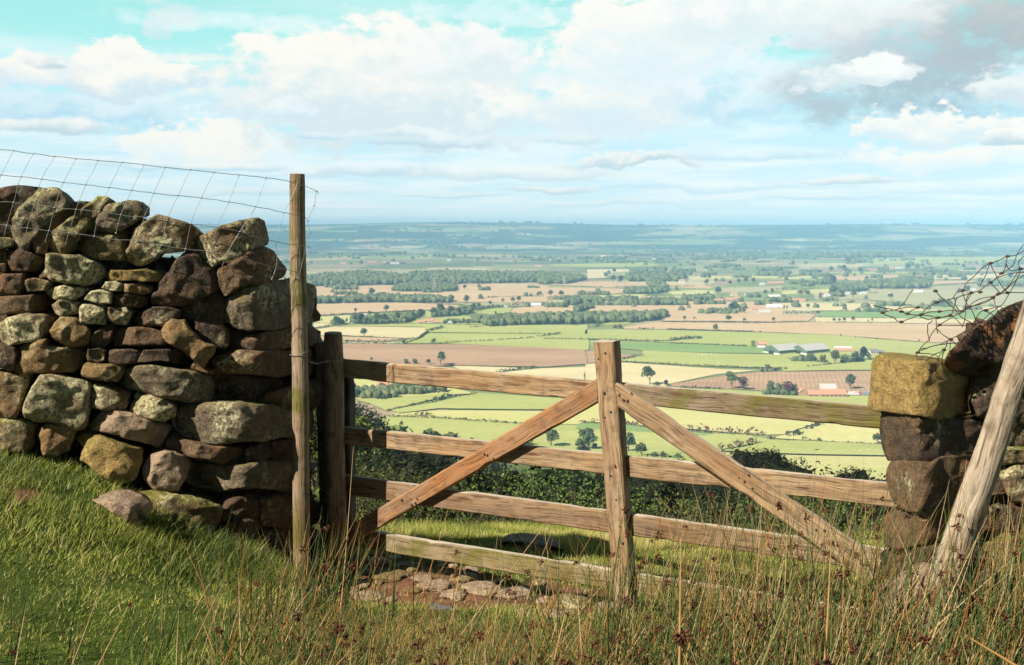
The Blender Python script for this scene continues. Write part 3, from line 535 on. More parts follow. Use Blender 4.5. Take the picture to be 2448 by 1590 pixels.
# ---- woods: masses of crowns (nobody could count them)
def base_crown(seed):
    bm = bmesh.new(); bmesh.ops.create_icosphere(bm, subdivisions=2, radius=1)
    rr = random.Random(seed)
    for v in bm.verts: v.co *= 1+.34*noise.noise(v.co*1.7+Vector((seed*7.7, 0, 0)))+rr.uniform(-.2, .2)
    bm.faces.ensure_lookup_table(); vv = np.array([v.co[:] for v in bm.verts]); ff = np.array([[v.index for v in f.verts] for f in bm.faces]); bm.free(); return vv, ff
BC = [base_crown(i) for i in range(4)]
n = NT('wood_canopy', .95, .05); v = n.obj()
M_can = n.done(n.mix(n.attr('rnd'), (.05, .072, .034), (.17, .19, .085)))
def canopy(name, P3, S, label, cat='woodland'):
    V = []; Fc = []; Rn = []; o = 0
    for i, (p, s) in enumerate(zip(P3, S)):
        b, f = BC[i % 4]; a = random.uniform(0, 6.28); c, d = math.cos(a), math.sin(a)
        q = b*np.array([s, s, s*random.uniform(.8, 1.15)]); q = np.stack([q[:, 0]*c-q[:, 1]*d, q[:, 0]*d+q[:, 1]*c, q[:, 2]], 1)+np.array(p)
        V.append(q); Fc.append(f+o); Rn.append(np.full(len(b), random.random())); o += len(b)
    m = mesh(name, np.vstack(V), np.vstack(Fc), M_can, False); q_ = np.concatenate(Rn); fattr(m, 'rnd', np.clip(q_*.6+RS.uniform(0, .5, len(q_)), 0, 1))
    tag(link(name, m), label, cat, None, 'stuff')
def fill(z, poly, rad, dens=1.0, hs=1.0):
    poly = z(poly); q = [plain(*p) for p in poly]; pol = [(a.x, a.y) for a in q]; xs = [a[0] for a in pol]; yy = [a[1] for a in pol]
    area = abs(sum(a[0]*b[1]-b[0]*a[1] for a, b in zip(pol, pol[1:]+pol[:1])))/2; rad *= .62; cnt = int(min(1200, area/(rad*rad*2.4)*dens)); out = []; S = []
    t = 0
    while len(out) < cnt and t < cnt*30:
        t += 1; x = random.uniform(min(xs), max(xs)); y = random.uniform(min(yy), max(yy))
        if in_poly(np.array([x]), np.array([y]), pol)[0]:
            s = rad*random.uniform(.6, 1.45); out.append((x, y, float(farz(np.array([x]), np.array([y]))[0])+s*.75*hs+rad*.35)); S.append(s)
    return out, S
for label, items in [
 ('broad blue green wood filling the middle distance behind the tan fields',[(Z1,[(-60,690),(900,672),(1000,600),(500,560),(-60,610)],9),(Z1,[(940,672),(1470,665),(1960,655),(2500,650),(2500,590),(1400,560),(1000,580)],10),(Z1,[(830,735),(1150,740),(1465,732),(1460,678),(1000,670),(850,700)],6),(Z2,[(-50,672),(240,662),(430,622),(300,590),(-50,590)],9)]),
 ('line of trees between the two tan fields beside the left wall',[(Z1,[(40,862),(600,856),(850,825),(780,805),(340,830),(40,845)],8),(Z1,[(700,850),(1400,855),(1420,830),(1100,812),(820,820)],7)]),
 ('dark wood with a pointed end in the middle of the plain',[(Z2,[(-60,1070),(60,1068),(900,1050),(1180,1020),(1250,970),(1100,985),(500,1000),(-60,1010)],7.5),(Z1,[(1780,1095),(2250,1070),(2380,1040),(2380,1010),(1850,1030),(1730,1060)],7.5)]),
 ('wood of scattered crowns beyond the big tan field',[(Z2,[(860,640),(1400,640),(1380,590),(900,570),(830,600)],10),(Z2,[(1050,690),(1230,730),(1230,700),(1130,640),(1030,640)],8),(Z2,[(800,765),(1070,765),(1080,730),(820,725)],7),(Z2,[(1120,765),(1230,745),(1200,720),(1090,735)],7)]),
 ('long wood on the right side of the middle distance above the tangled wire',[(Z3,[(760,700),(1000,712),(1450,710),(1540,690),(1400,660),(900,660)],9),(Z3,[(540,760),(900,730),(800,690),(560,700)],8)]),
 ('small wood beside the hedge in the middle of the plain',[(Z2,[(200,878),(600,872),(560,840),(300,835)],7.5),(Z2,[(330,945),(520,905),(480,890),(300,930)],6),(Z2,[(1050,870),(1420,880),(1400,850),(1100,840)],6.5),(Z2,[(1370,840),(1700,835),(1690,805),(1400,815)],7)]),
 ('trees clustered around the red roofed farmhouse and along the hedge above it',[(Z1,[(420,1062),(950,1058),(1090,1010),(1140,965),(900,985),(640,1020),(420,1020)],5.2,.8),(Z1,[(1220,1000),(1480,985),(1620,955),(1560,930),(1240,960)],5.2,.9),(Z1,[(1330,1060),(1780,1055),(1760,1040),(1350,1044)],3.8,.5),(Z1,[(210,1068),(330,1066),(320,1050),(220,1050)],4.5),(Z5,[(1560,335),(1760,330),(1740,315),(1600,318)],3.2,.9),(Z5,[(1940,350),(2140,328),(2100,315),(1960,330)],4.2),(Z5,[(1350,585),(1600,592),(1590,575),(1370,570)],3.6),(Z3,[(520,790),(640,795),(640,770),(540,760)],7),(Z3,[(440,665),(560,665),(550,640),(460,640)],8)]),
 ('village trees around the orange roofed houses under the top rail',[(Z4,[(340,800),(740,825),(900,790),(1350,745),(1300,700),(900,700),(500,740),(340,700)],4.6,.55)]),
 ('grey green wood at the far edge of the green fields',[(Z3,[(700,405),(1220,402),(1200,380),(800,375)],14),(Z2,[(640,480),(1500,450),(1500,420),(700,440)],0)])]:
    PP = []; SS = []
    for it in items:
        if it[2] == 0: continue
        a, b = fill(*it[:3], *(it[3:] or ())); PP += a; SS += b
    canopy('woodland', PP, SS, label)
# countless far tree dots and copses out to the haze
PP = []; SS = []
for i in range(5200):
    y = math.exp(random.uniform(math.log(1500 if i % 5 else 800), math.log(10300))); x = random.uniform(-.60, .56)*y
    if -.24 < x/y < .5 and y < 3600 and random.random() < .72: continue
    if y < 1500 and -.24 < x/y < .5: continue
    c = snoise(np.array([x/420+y/900]), np.array([y/260]), 9)[0]
    if c < random.uniform(-.2, .6): continue
    s = random.uniform(3.5, 7.5)*(1+y/12000); PP.append((x, y, float(farz(np.array([x]), np.array([y]))[0])+s*.5)); SS.append(s)
    if random.random() < .4:
        for j in range(random.randrange(3, 9)):
            dx = j*s*1.3; PP.append((x+dx, y+random.uniform(-8, 8), PP[-1][2])); SS.append(s*random.uniform(.7, 1.2))
canopy('distant_trees', PP, SS, 'countless far trees and copses dotting the plain up to the blue haze', 'far woodland')
# ---------------------------------------------------------------- farms on the plain
def flat_mat(name, c, r=.8):
    n = NT(name, r, .2); return n.done(n.mix(n.noise(n.obj(), .6, 4), tuple(x*.85 for x in c), c))
BMT = {'brick': flat_mat('brick_wall', (.42, .27, .19)), 'red': flat_mat('pantile_roof', (.50, .27, .18)), 'white': flat_mat('white_wall', (.75, .72, .66)), 'grey': flat_mat('sheet_roof', (.48, .47, .45)),
 'green': flat_mat('barn_boarding', (.10, .15, .11)), 'slate': flat_mat('slate_roof', (.20, .19, .20)), 'glass': flat_mat('window_glass', (.05, .06, .07), .2), 'cream': flat_mat('cream_wall', (.62, .52, .38)), 'dk': flat_mat('dark_opening', (.03, .03, .03)), 'redp': flat_mat('red_paint', (.60, .05, .04), .4), 'blue': flat_mat('blue_grey_paint', (.25, .32, .40), .5), 'tyre': flat_mat('tyre', (.02, .02, .02))}
def boxv(x0, x1, y0, y1, z0, z1):
    return [(x0,y0,z0),(x1,y0,z0),(x1,y1,z0),(x0,y1,z0),(x0,y0,z1),(x1,y0,z1),(x1,y1,z1),(x0,y1,z1)], [(0,3,2,1),(4,5,6,7),(0,1,5,4),(1,2,6,5),(2,3,7,6),(3,0,4,7)]
def boxes(name, bs, mat, parent):
    V = []; Fa = []
    for b in bs:
        v, f = boxv(*b); o = len(V); V += v; Fa += [tuple(i+o for i in q) for q in f]
    o = bpy.data.objects.new(name, mesh(name, V, Fa, mat)); COL.objects.link(o); o.parent = parent; return o
def house(base, w, d, h, wall, roof, label, rot=0., win=3, name='farm_building', cat='building', group=None, chim=False, lower=None, pitch=.38):
    r = thing(name, label, cat, base, group); r.rotation_euler.z = rot
    V, Fa = boxv(-w/2, w/2, -d/2, d/2, -1, h); o = len(V); rh = min(d, w)*pitch
    V += [(-w/2, -d/2, h), (-w/2, d/2, h), (-w/2, 0, h+rh), (w/2, -d/2, h), (w/2, d/2, h), (w/2, 0, h+rh)]; Fa += [(o, o+2, o+1), (o+3, o+4, o+5)]
    q = bpy.data.objects.new('wall', mesh('wall', V, Fa, BMT[wall])); COL.objects.link(q); q.parent = r
    e = .5; t = .25; s = rh/(d/2); V = []; Fa = []
    for sg in (-1, 1):
        k = len(V); V += [(-w/2-e, 0, h+rh+.05), (w/2+e, 0, h+rh+.05), (w/2+e, sg*(d/2+e), h-e*s+.05), (-w/2-e, sg*(d/2+e), h-e*s+.05), (-w/2-e, 0, h+rh+t+.05), (w/2+e, 0, h+rh+t+.05), (w/2+e, sg*(d/2+e), h-e*s+t+.05), (-w/2-e, sg*(d/2+e), h-e*s+t+.05)]
        Fa += [tuple(i+k for i in f) for f in [(0,3,2,1),(4,5,6,7),(0,1,5,4),(1,2,6,5),(2,3,7,6),(3,0,4,7)]]
    q = bpy.data.objects.new('roof', mesh('roof', V, Fa, BMT[roof])); COL.objects.link(q); q.parent = r
    if chim: boxes('chimney', [(w*.35, w*.35+1, -.5, .5, h+rh*.6, h+rh+1.4)], BMT['brick'], q)
    for i in range(win):
        x = (i+.5)/win*w-w/2; boxes('window', [(x-.6, x+.6, -d/2-.06, -d/2+.05, h*.35, h*.35+1.4)], BMT['glass'], r)
    if lower: boxes('lower_wall', [(-w/2-.08, w/2+.08, -d/2-.08, d/2+.08, -1, h*.4)], BMT[lower], r)
    return r
def ph(z, zs, x, y, wz, hz, wall, roof, label, d=8., **k):
    px, py = z([(x, y)])[0]; b = plain(px, py); sc = b.y/F/zs
    return house(b, wz*sc, min(d, max(5, wz*sc*.8)), hz*sc, wall, roof, label, **k)
s1 = 4.1754; s5 = 3.1733
ph(Z1, s1, 1200, 1050, 85, 22, 'cream', 'red', 'farmhouse with orange red tiled roof among trees in the middle of the plain', chim=True, d=9)
ph(Z1, s1, 1110, 1052, 90, 12, 'white', 'red', 'low pale outbuilding joined to the left of the red roofed farmhouse', d=6)
ph(Z1, s1, 1272, 1054, 48, 12, 'brick', 'red', 'low brick shed at the right of the red roofed farmhouse', d=6)
ph(Z1, s1, 1395, 1058, 60, 9, 'white', 'grey', 'small white shed right of the red roofed farmhouse', d=6)
ph(Z1, s1, 2260, 884, 90, 12, 'white', 'white', 'long white shed beside the dark hedge and tan field', d=10)
ph(Z1, s1, 2200, 985, 30, 8, 'white', 'grey', 'tiny white hut left of another hut among the dark trees', d=6)
ph(Z1, s1, 2322, 980, 34, 9, 'white', 'grey', 'tiny white hut at the right edge of the dark wood', d=6)
b0 = plain(*Z5([(1480, 276)])[0]); b1 = plain(*Z5([(1690, 280)])[0])
for px_, lab in ((1495, 'wide grey roofed barn with dark green gable, left of the twin pair'), (1700, 'wide grey roofed barn with dark green gable, right of the twin pair')):
    b = plain(*Z5([(px_, 279)])[0]); sc = b.y/F/s5
    g = house(b+Vector((30*sc, 16, 0)), 40, 26, 5.2, 'green', 'grey', lab, rot=R(32), pitch=.22, win=0, name='barn', cat='barn', group='grey barns of the farm', lower='white')
    boxes('door', [(-20.4, -20.1, -4, 4, -.5, 4.4)], BMT['dk'], g)
ph(Z5, s5, 1335, 222, 60, 26, 'brick', 'red', 'small brick farmhouse left of the twin grey barns', chim=True, d=9)
ph(Z5, s5, 1330, 230, 50, 9, 'white', 'white', 'low white shed in front of the small brick farmhouse', d=4)
ph(Z5, s5, 1925, 244, 70, 12, 'white', 'white', 'long white polytunnel right of the barns', d=7)
ph(Z5, s5, 1992, 236, 40, 7, 'white', 'white', 'short white polytunnel behind the long one', d=7)
ph(Z5, s5, 1960, 255, 130, 10, 'brick', 'red', 'low brick byre behind the pale tree near the barns', d=7)
ph(Z5, s5, 2185, 276, 60, 22, 'cream', 'slate', 'pale shed with dark roof at the right end of the barn farm', d=8)
ph(Z5, s5, 2240, 272, 40, 14, 'green', 'slate', 'dark shed beside the pale shed near the stone wall', d=8)
ph(Z5, s5, 1640, 590, 75, 34, 'brick', 'red', 'gabled brick farmhouse at the left of the long brick farm', rot=R(90), chim=True, d=13)
ph(Z5, s5, 1740, 594, 120, 20, 'brick', 'red', 'long brick barn with orange roof, left half of the farm range', d=8)
ph(Z5, s5, 1870, 596, 190, 24, 'brick', 'red', 'long brick barn with orange roof, right half of the farm range', d=10, win=6)
ph(Z5, s5, 1830, 575, 120, 44, 'brick', 'grey', 'grey roofed shed rising behind the long brick barns', d=10)
ph(Z5, s5, 2030, 590, 70, 12, 'white', 'grey', 'white low shed right of the long brick barns', d=6)
ph(Z4, s1, 385, 690, 105, 24, 'white', 'red', 'orange roofed cottage beside the round gate post', d=9, chim=True)
ph(Z4, s1, 730, 680, 110, 16, 'cream', 'red', 'low orange roofed houses under the top rail, left', d=8)
ph(Z4, s1, 850, 690, 90, 14, 'cream', 'red', 'low orange roofed houses under the top rail, right', d=8)
ph(Z4, s1, 670, 745, 40, 16, 'white', 'grey', 'pale grey cottage among the village trees', d=6)
gf = 'far farm buildings dotted over the plain'
for z, L in ((Z2, [(1015,838,75,8,'white','white'),(960,860,60,6,'white','grey'),(825,855,40,5,'cream','grey'),(1740,840,90,7,'cream','red'),(1850,828,70,8,'brick','red'),(1930,822,70,9,'brick','red'),(1380,650,60,16,'white','red'),(1900,780,60,14,'white','red'),(2300,800,110,8,'white','white'),(2050,775,90,7,'white','slate'),(2290,670,110,14,'brick','red'),(2180,675,50,8,'white','grey'),(2100,930,70,18,'cream','red'),(2200,955,110,10,'cream','grey'),(2300,905,150,14,'white','white'),(630,870,30,6,'white','white'),(60,425,60,8,'white','slate'),(130,420,60,8,'white','grey'),(1100,430,30,12,'white','white'),(590,392,40,4,'white','white')]),
             (Z3, [(110,835,100,12,'brick','red'),(220,840,90,9,'cream','red'),(490,795,55,16,'white','grey'),(450,770,70,8,'brick','red'),(705,770,70,8,'white','grey'),(850,770,60,8,'white','grey'),(930,530,110,6,'brick','red'),(1080,518,150,5,'cream','red'),(1210,514,70,5,'white','grey'),(1400,750,80,6,'white','white'),(1290,620,60,7,'white','grey'),(1410,605,90,10,'cream','red'),(1940,735,60,10,'white','grey'),(30,665,50,12,'brick','red'),(1060,435,80,6,'white','grey'),(1920,410,50,8,'brick','red'),(1120,765,28,6,'white','white'),(2100,405,60,4,'cream','grey')]),
             (Z1, [(280,565,40,8,'white','red'),(850,465,90,8,'white','grey'),(760,455,50,8,'white','red'),(340,462,60,6,'cream','red'),(630,452,90,6,'brick','red'),(1390,435,40,6,'white','grey'),(1960,898,30,6,'white','grey'),(560,978,40,6,'white','grey'),(2280,492,70,6,'white','red')])):
    for x, y, w, h, wl, rf in L:
        ph(z, s1, x, y, w, h, wl, rf, {'white': 'tiny white walled farm building far off on the plain', 'cream': 'tiny cream walled farm building far off on the plain', 'brick': 'tiny red brick farm building far off on the plain'}[wl], d=12, win=2, group=gf+{'white': ', white walled', 'cream': ', cream walled', 'brick': ', red brick'}[wl])
# trailer by the brick farm
b = plain(*Z5([(2095, 590)])[0]); t = thing('farm_trailer', 'red and blue grey trailer parked at the brick farm beside the stone wall', 'trailer', b)
boxes('cab', [(-7, -1, -1.3, 1.3, .8, 3.4)], BMT['redp'], t); boxes('body', [(-.8, 8, -1.3, 1.3, 1.0, 3.6)], BMT['blue'], t)
for x in (-5, 2, 6):
    bm = bmesh.new(); bmesh.ops.create_cone(bm, cap_ends=True, segments=14, radius1=.6, radius2=.6, depth=2.7, matrix=Matrix.Translation((x, 0, .6)) @ Matrix.Rotation(R(90), 4, 'X'))
    m = bpy.data.meshes.new('wheel'); bm.to_mesh(m); bm.free(); m.materials.append(BMT['tyre']); o = bpy.data.objects.new('wheel', m); COL.objects.link(o); o.parent = t
# pylons
def pylon(px, py, hpx, label):
    b = plain(px, py); h = hpx/F*b.y; ps = []
    def wv(z): return .11*h*(1-z)+.02*h
    zs = np.linspace(0, 1, 8)
    for sx in (-1, 1):
        for sy in (-1, 1): ps.append([(sx*wv(0), sy*wv(0), 0), (sx*wv(1), sy*wv(1), h)])
    for i in range(7):
        for sy in (-1, 1):
            a, c = wv(zs[i]), wv(zs[i+1]); ps.append([(-a, sy*a, zs[i]*h), (c, sy*c, zs[i+1]*h)]); ps.append([(a, sy*a, zs[i]*h), (-c, sy*c, zs[i+1]*h)]); ps.append([(sy*a, -a, zs[i]*h), (sy*c, c, zs[i+1]*h)])
    o = []
    for q in ps: o.append(smoothpath(q, 2))
    v, f = tubes(o, np.full((len(o), 2), .16*h/40+.1), 4); r = thing('pylon', label, 'pylon', b, 'electricity pylons crossing the plain')
    q = bpy.data.objects.new('tower', mesh('tower', v, f, BMT['grey'])); COL.objects.link(q); q.parent = r
    o = []
    for z, w in ((.62, .2), (.78, .24), (.92, .17)): o += [smoothpath([(-w*h, 0, z*h), (w*h, 0, z*h)], 2), smoothpath([(-w*h, 0, z*h), (0, 0, z*h+.06*h)], 2), smoothpath([(w*h, 0, z*h), (0, 0, z*h+.06*h)], 2)]
    for k in range(3):
        v, f = tubes(o[3*k:3*k+3], np.full((3, 2), .14*h/40+.08), 4); q = bpy.data.objects.new('cross_arm', mesh('cross_arm', v, f, BMT['grey'])); COL.objects.link(q); q.parent = r
pylon(1039, 698, 34, 'pale lattice pylon in front of the dark plantation'); pylon(1348, 680, 20, 'smaller lattice pylon at the right end of the wood'); pylon(1134, 636, 18, 'faint far lattice pylon above the wood')
# sheep
def sheep_mesh():
    bm = bmesh.new(); bmesh.ops.create_uvsphere(bm, u_segments=10, v_segments=7, radius=.5, matrix=Matrix.Translation((0, 0, .75)) @ Matrix.Diagonal((1.25, .62, .66, 1)))
    for v in bm.verts: v.co *= 1+.06*noise.noise(v.co*6)
    bmesh.ops.create_uvsphere(bm, u_segments=8, v_segments=6, radius=.17, matrix=Matrix.Translation((.75, 0, .72)) @ Matrix.Rotation(R(35), 4, 'Y') @ Matrix.Diagonal((1.6, .8, .9, 1)))
    for x in (-.35, .35):
        for y in (-.16, .16): bmesh.ops.create_cone(bm, cap_ends=True, segments=6, radius1=.045, radius2=.08, depth=.5, matrix=Matrix.Translation((x, y, .25)))
    m = bpy.data.meshes.new('sheep'); bm.to_mesh(m); bm.free(); m.materials.append(BMT['white']); return m
shm = sheep_mesh()
for x, y in [(790,285),(832,298),(850,300),(880,292),(915,290),(955,285),(985,290),(1010,292),(1008,352),(400,318)]:
    o = bpy.data.objects.new('sheep', shm); COL.objects.link(o); o.location = plain(*Z5([(x, y)])[0], .6); o.rotation_euler.z = random.uniform(0, 6); o.scale = (1.5,)*3
    tag(o, 'tiny white sheep grazing on the green field left of the barns', 'sheep', 'sheep on the green field')
# ---------------------------------------------------------------- wooded slope just below the gate
def near_tree(px, ptop, d, w, mat, label, n=15000, size=.08, hh=None, lum=16, kind='tree', cat='tree', group=None, cs_=None):
    """crown whose top shows at (px,ptop), w metres wide, standing on the slope at depth d"""
    top = P(px, ptop, d); zg = float(ground(np.array([top.x]), np.array([d]))[0]); h = max(top.z-zg, 2.)
    rr = random.Random(int(px*7+ptop)); cs = []; rs = []; crown = min(h*.8, w*.85)
    for i in range(lum):
        a = rr.uniform(0, 6.28); t = rr.random(); q = w*.5*math.sqrt(1-t*t*.85)*rr.uniform(.45, .85); r_ = w*rr.uniform(.17, .27)
        cs.append((math.cos(a)*q, math.sin(a)*q, h-crown+crown*t*.88-r_*.2)); rs.append(r_)
    cs.append((0, 0, h-w*.2)); rs.append(w*.2)
    r = thing(kind, label, cat, (top.x, d, zg), group)
    v, f, rn = leaves(cs, rs, n, size, seed=int(px), squash=.8, bottom=-2); V = [v]; Q = [f]; RN = [rn]; k = len(v)
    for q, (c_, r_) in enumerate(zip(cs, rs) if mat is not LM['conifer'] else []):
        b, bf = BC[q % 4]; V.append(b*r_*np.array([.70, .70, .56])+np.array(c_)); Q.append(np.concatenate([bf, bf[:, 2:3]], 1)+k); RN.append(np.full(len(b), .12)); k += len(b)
    V = np.vstack(V); Q = np.vstack(Q)
    m = bpy.data.meshes.new('crown'); m.from_pydata(V.tolist(), [], [tuple(t) if t[2] != t[3] else tuple(t[:3]) for t in Q.tolist()]); m.update(); m.materials.append(mat); fattr(m, 'rnd', np.concatenate(RN))
    o = bpy.data.objects.new('crown', m); COL.objects.link(o); o.parent = r
    o = bpy.data.objects.new('trunk', trunkmesh(h*.85, max(.08, h*.02), int(px), 6, .75, min(.3, w*.35/h))); COL.objects.link(o); o.parent = r
    return r
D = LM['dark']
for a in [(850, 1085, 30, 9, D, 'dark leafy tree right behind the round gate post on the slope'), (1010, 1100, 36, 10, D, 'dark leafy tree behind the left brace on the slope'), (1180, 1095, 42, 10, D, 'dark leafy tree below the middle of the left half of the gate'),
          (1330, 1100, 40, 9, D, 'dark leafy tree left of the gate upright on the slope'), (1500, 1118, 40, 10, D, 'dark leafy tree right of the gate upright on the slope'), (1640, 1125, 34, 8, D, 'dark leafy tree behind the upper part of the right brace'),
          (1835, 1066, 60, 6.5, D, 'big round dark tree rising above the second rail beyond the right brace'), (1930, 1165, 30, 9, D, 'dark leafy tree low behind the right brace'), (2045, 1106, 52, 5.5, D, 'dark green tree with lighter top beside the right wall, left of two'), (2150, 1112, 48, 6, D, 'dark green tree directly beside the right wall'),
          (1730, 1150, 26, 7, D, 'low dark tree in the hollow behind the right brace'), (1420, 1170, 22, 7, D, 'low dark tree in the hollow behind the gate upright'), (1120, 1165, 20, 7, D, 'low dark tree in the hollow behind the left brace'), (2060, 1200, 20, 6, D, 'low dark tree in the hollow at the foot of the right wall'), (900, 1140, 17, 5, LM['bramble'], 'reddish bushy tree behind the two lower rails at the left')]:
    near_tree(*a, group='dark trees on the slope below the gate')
for px, pt, d, w in [(835,952,230,17),(862,975,235,16),(885,995,240,15),(905,1012,240,13),(920,1032,250,9),(800,948,220,18)]:
    near_tree(px, pt, d, w, LM['conifer'], 'dark conifer on the slope edge beside the round gate post, one of a tight row', 2200, .42, group='dark conifers beside the gate post')
for i, (px, pt) in enumerate([(940,1020),(968,1022),(985,1028),(1020,1032),(1045,1026),(1062,1036),(1090,1040),(1115,1042),(1128,1036),(1150,1046),(1180,1048),(1205,1056)]):
    d = 420; top = P(px, pt, d); zb = float(ground(np.array([top.x]), np.array([d]))[0])
    tree((top.x, d, zb), top.z-zb, 'conifer' if i % 3 else 'oak', 'small pointed tree in the row along the green field above the second rail', 'row of small trees above the second rail', wide=.8)
for px, pt, d, w in [(752,965,150,13),(805,985,150,14),(850,996,155,12),(890,1012,160,11),(930,1028,170,10),(775,1050,110,12),(1000,1044,200,10)]:
    near_tree(px, pt, d, w, LM['yellow'], 'yellow green bushy tree on the slope behind the left gate posts', 3000, .34, group='yellow green trees on the slope')
# shrubs on the lip behind the gate
def shrub(px, base, d, w, h, mat, label, n=1500, size=.017, cat='shrub', name='shrub', group='low bushes on the grass lip behind the gate'):
    b = P(px, base, d); b.z = gz(b.x, d); rr = random.Random(int(px*3+d*100)); cs = []; rs = []; ps = []
    for i in range(12):
        a = rr.uniform(0, 6.28); q = w*.5*rr.uniform(0, .75); z = h*rr.uniform(.3, .9); cs.append((math.cos(a)*q, math.sin(a)*q*.8, z)); rs.append(w*rr.uniform(.12, .24))
        ps.append(smoothpath([(math.cos(a)*q*.3, math.sin(a)*q*.3, -.05), (math.cos(a)*q*.8, math.sin(a)*q*.7, z*.6), (math.cos(a)*q*1.1, math.sin(a)*q, z*1.15)], 6))
    r = thing(name, label, cat, b, group)
    o = bpy.data.objects.new('foliage', leafmesh('foliage', mat, cs, rs, n, size, seed=int(px), squash=1.0, bottom=-2, aspect=2)); COL.objects.link(o); o.parent = r
    v, f = tubes(ps, np.linspace(.008, .002, 6)[None, :].repeat(len(ps), 0), 4); o = bpy.data.objects.new('stems', mesh('stems', v, f, M_bark)); COL.objects.link(o); o.parent = r
B = LM['bush']; BR = LM['bramble']
for a in [(850,1240,8.6,1.3,.42,B,'light green bush at the left gate post below the third rail'),(940,1235,9.0,1.3,.55,BR,'reddish bramble bush behind the left end of the gate'),(880,1180,10.2,1.6,.55,BR,'taller bramble bush further back behind the left end of the gate'),
          (1010,1250,8.4,1.0,.35,B,'low bright green bush just under the left brace'),(1100,1270,8.2,1.2,.40,B,'bright green bush between the two lower rails in the left half'),(1230,1265,8.6,1.4,.42,B,'wide bright green bush below the third rail, middle of the left half'),
          (1270,1205,9.8,.8,.34,B,'upright light green sapling bush reaching above the third rail'),(1370,1280,8.6,1.2,.40,B,'green bush below the third rail just left of the upright'),(1340,1230,10.3,1.2,.35,BR,'thin brown stemmed bush left of the gate upright'),
          (1550,1300,8.8,1.0,.36,B,'low green bush right of the gate upright below the third rail'),(1640,1265,9.6,.7,.34,B,'light green upright bush right of the gate upright'),(1700,1320,8.4,1.2,.34,BR,'low bramble right of the upright beneath the third rail'),
          (1820,1265,9.6,.9,.42,B,'light green bush behind the lower part of the right brace'),(1880,1330,8.6,1.1,.4,B,'low green bush under the right brace'),(2040,1300,8.6,1.2,.36,B,'green bush in the corner between right brace and right wall'),(1960,1330,8.0,1.0,.3,BR,'low bramble beside the foot of the right brace'),
          (760,1180,7.0,.55,1.1,B,'tall leafy green plant growing between the wall end and the gate post'),(752,1060,8.0,.8,.9,B,'yellowish bush filling the slot between wall end and posts'),(780,1290,6.6,.6,.35,B,'small green plant low between pole and round post')]:
    shrub(*a, n=int(900*max(.8, a[3])*max(.7, a[4]/.5)))
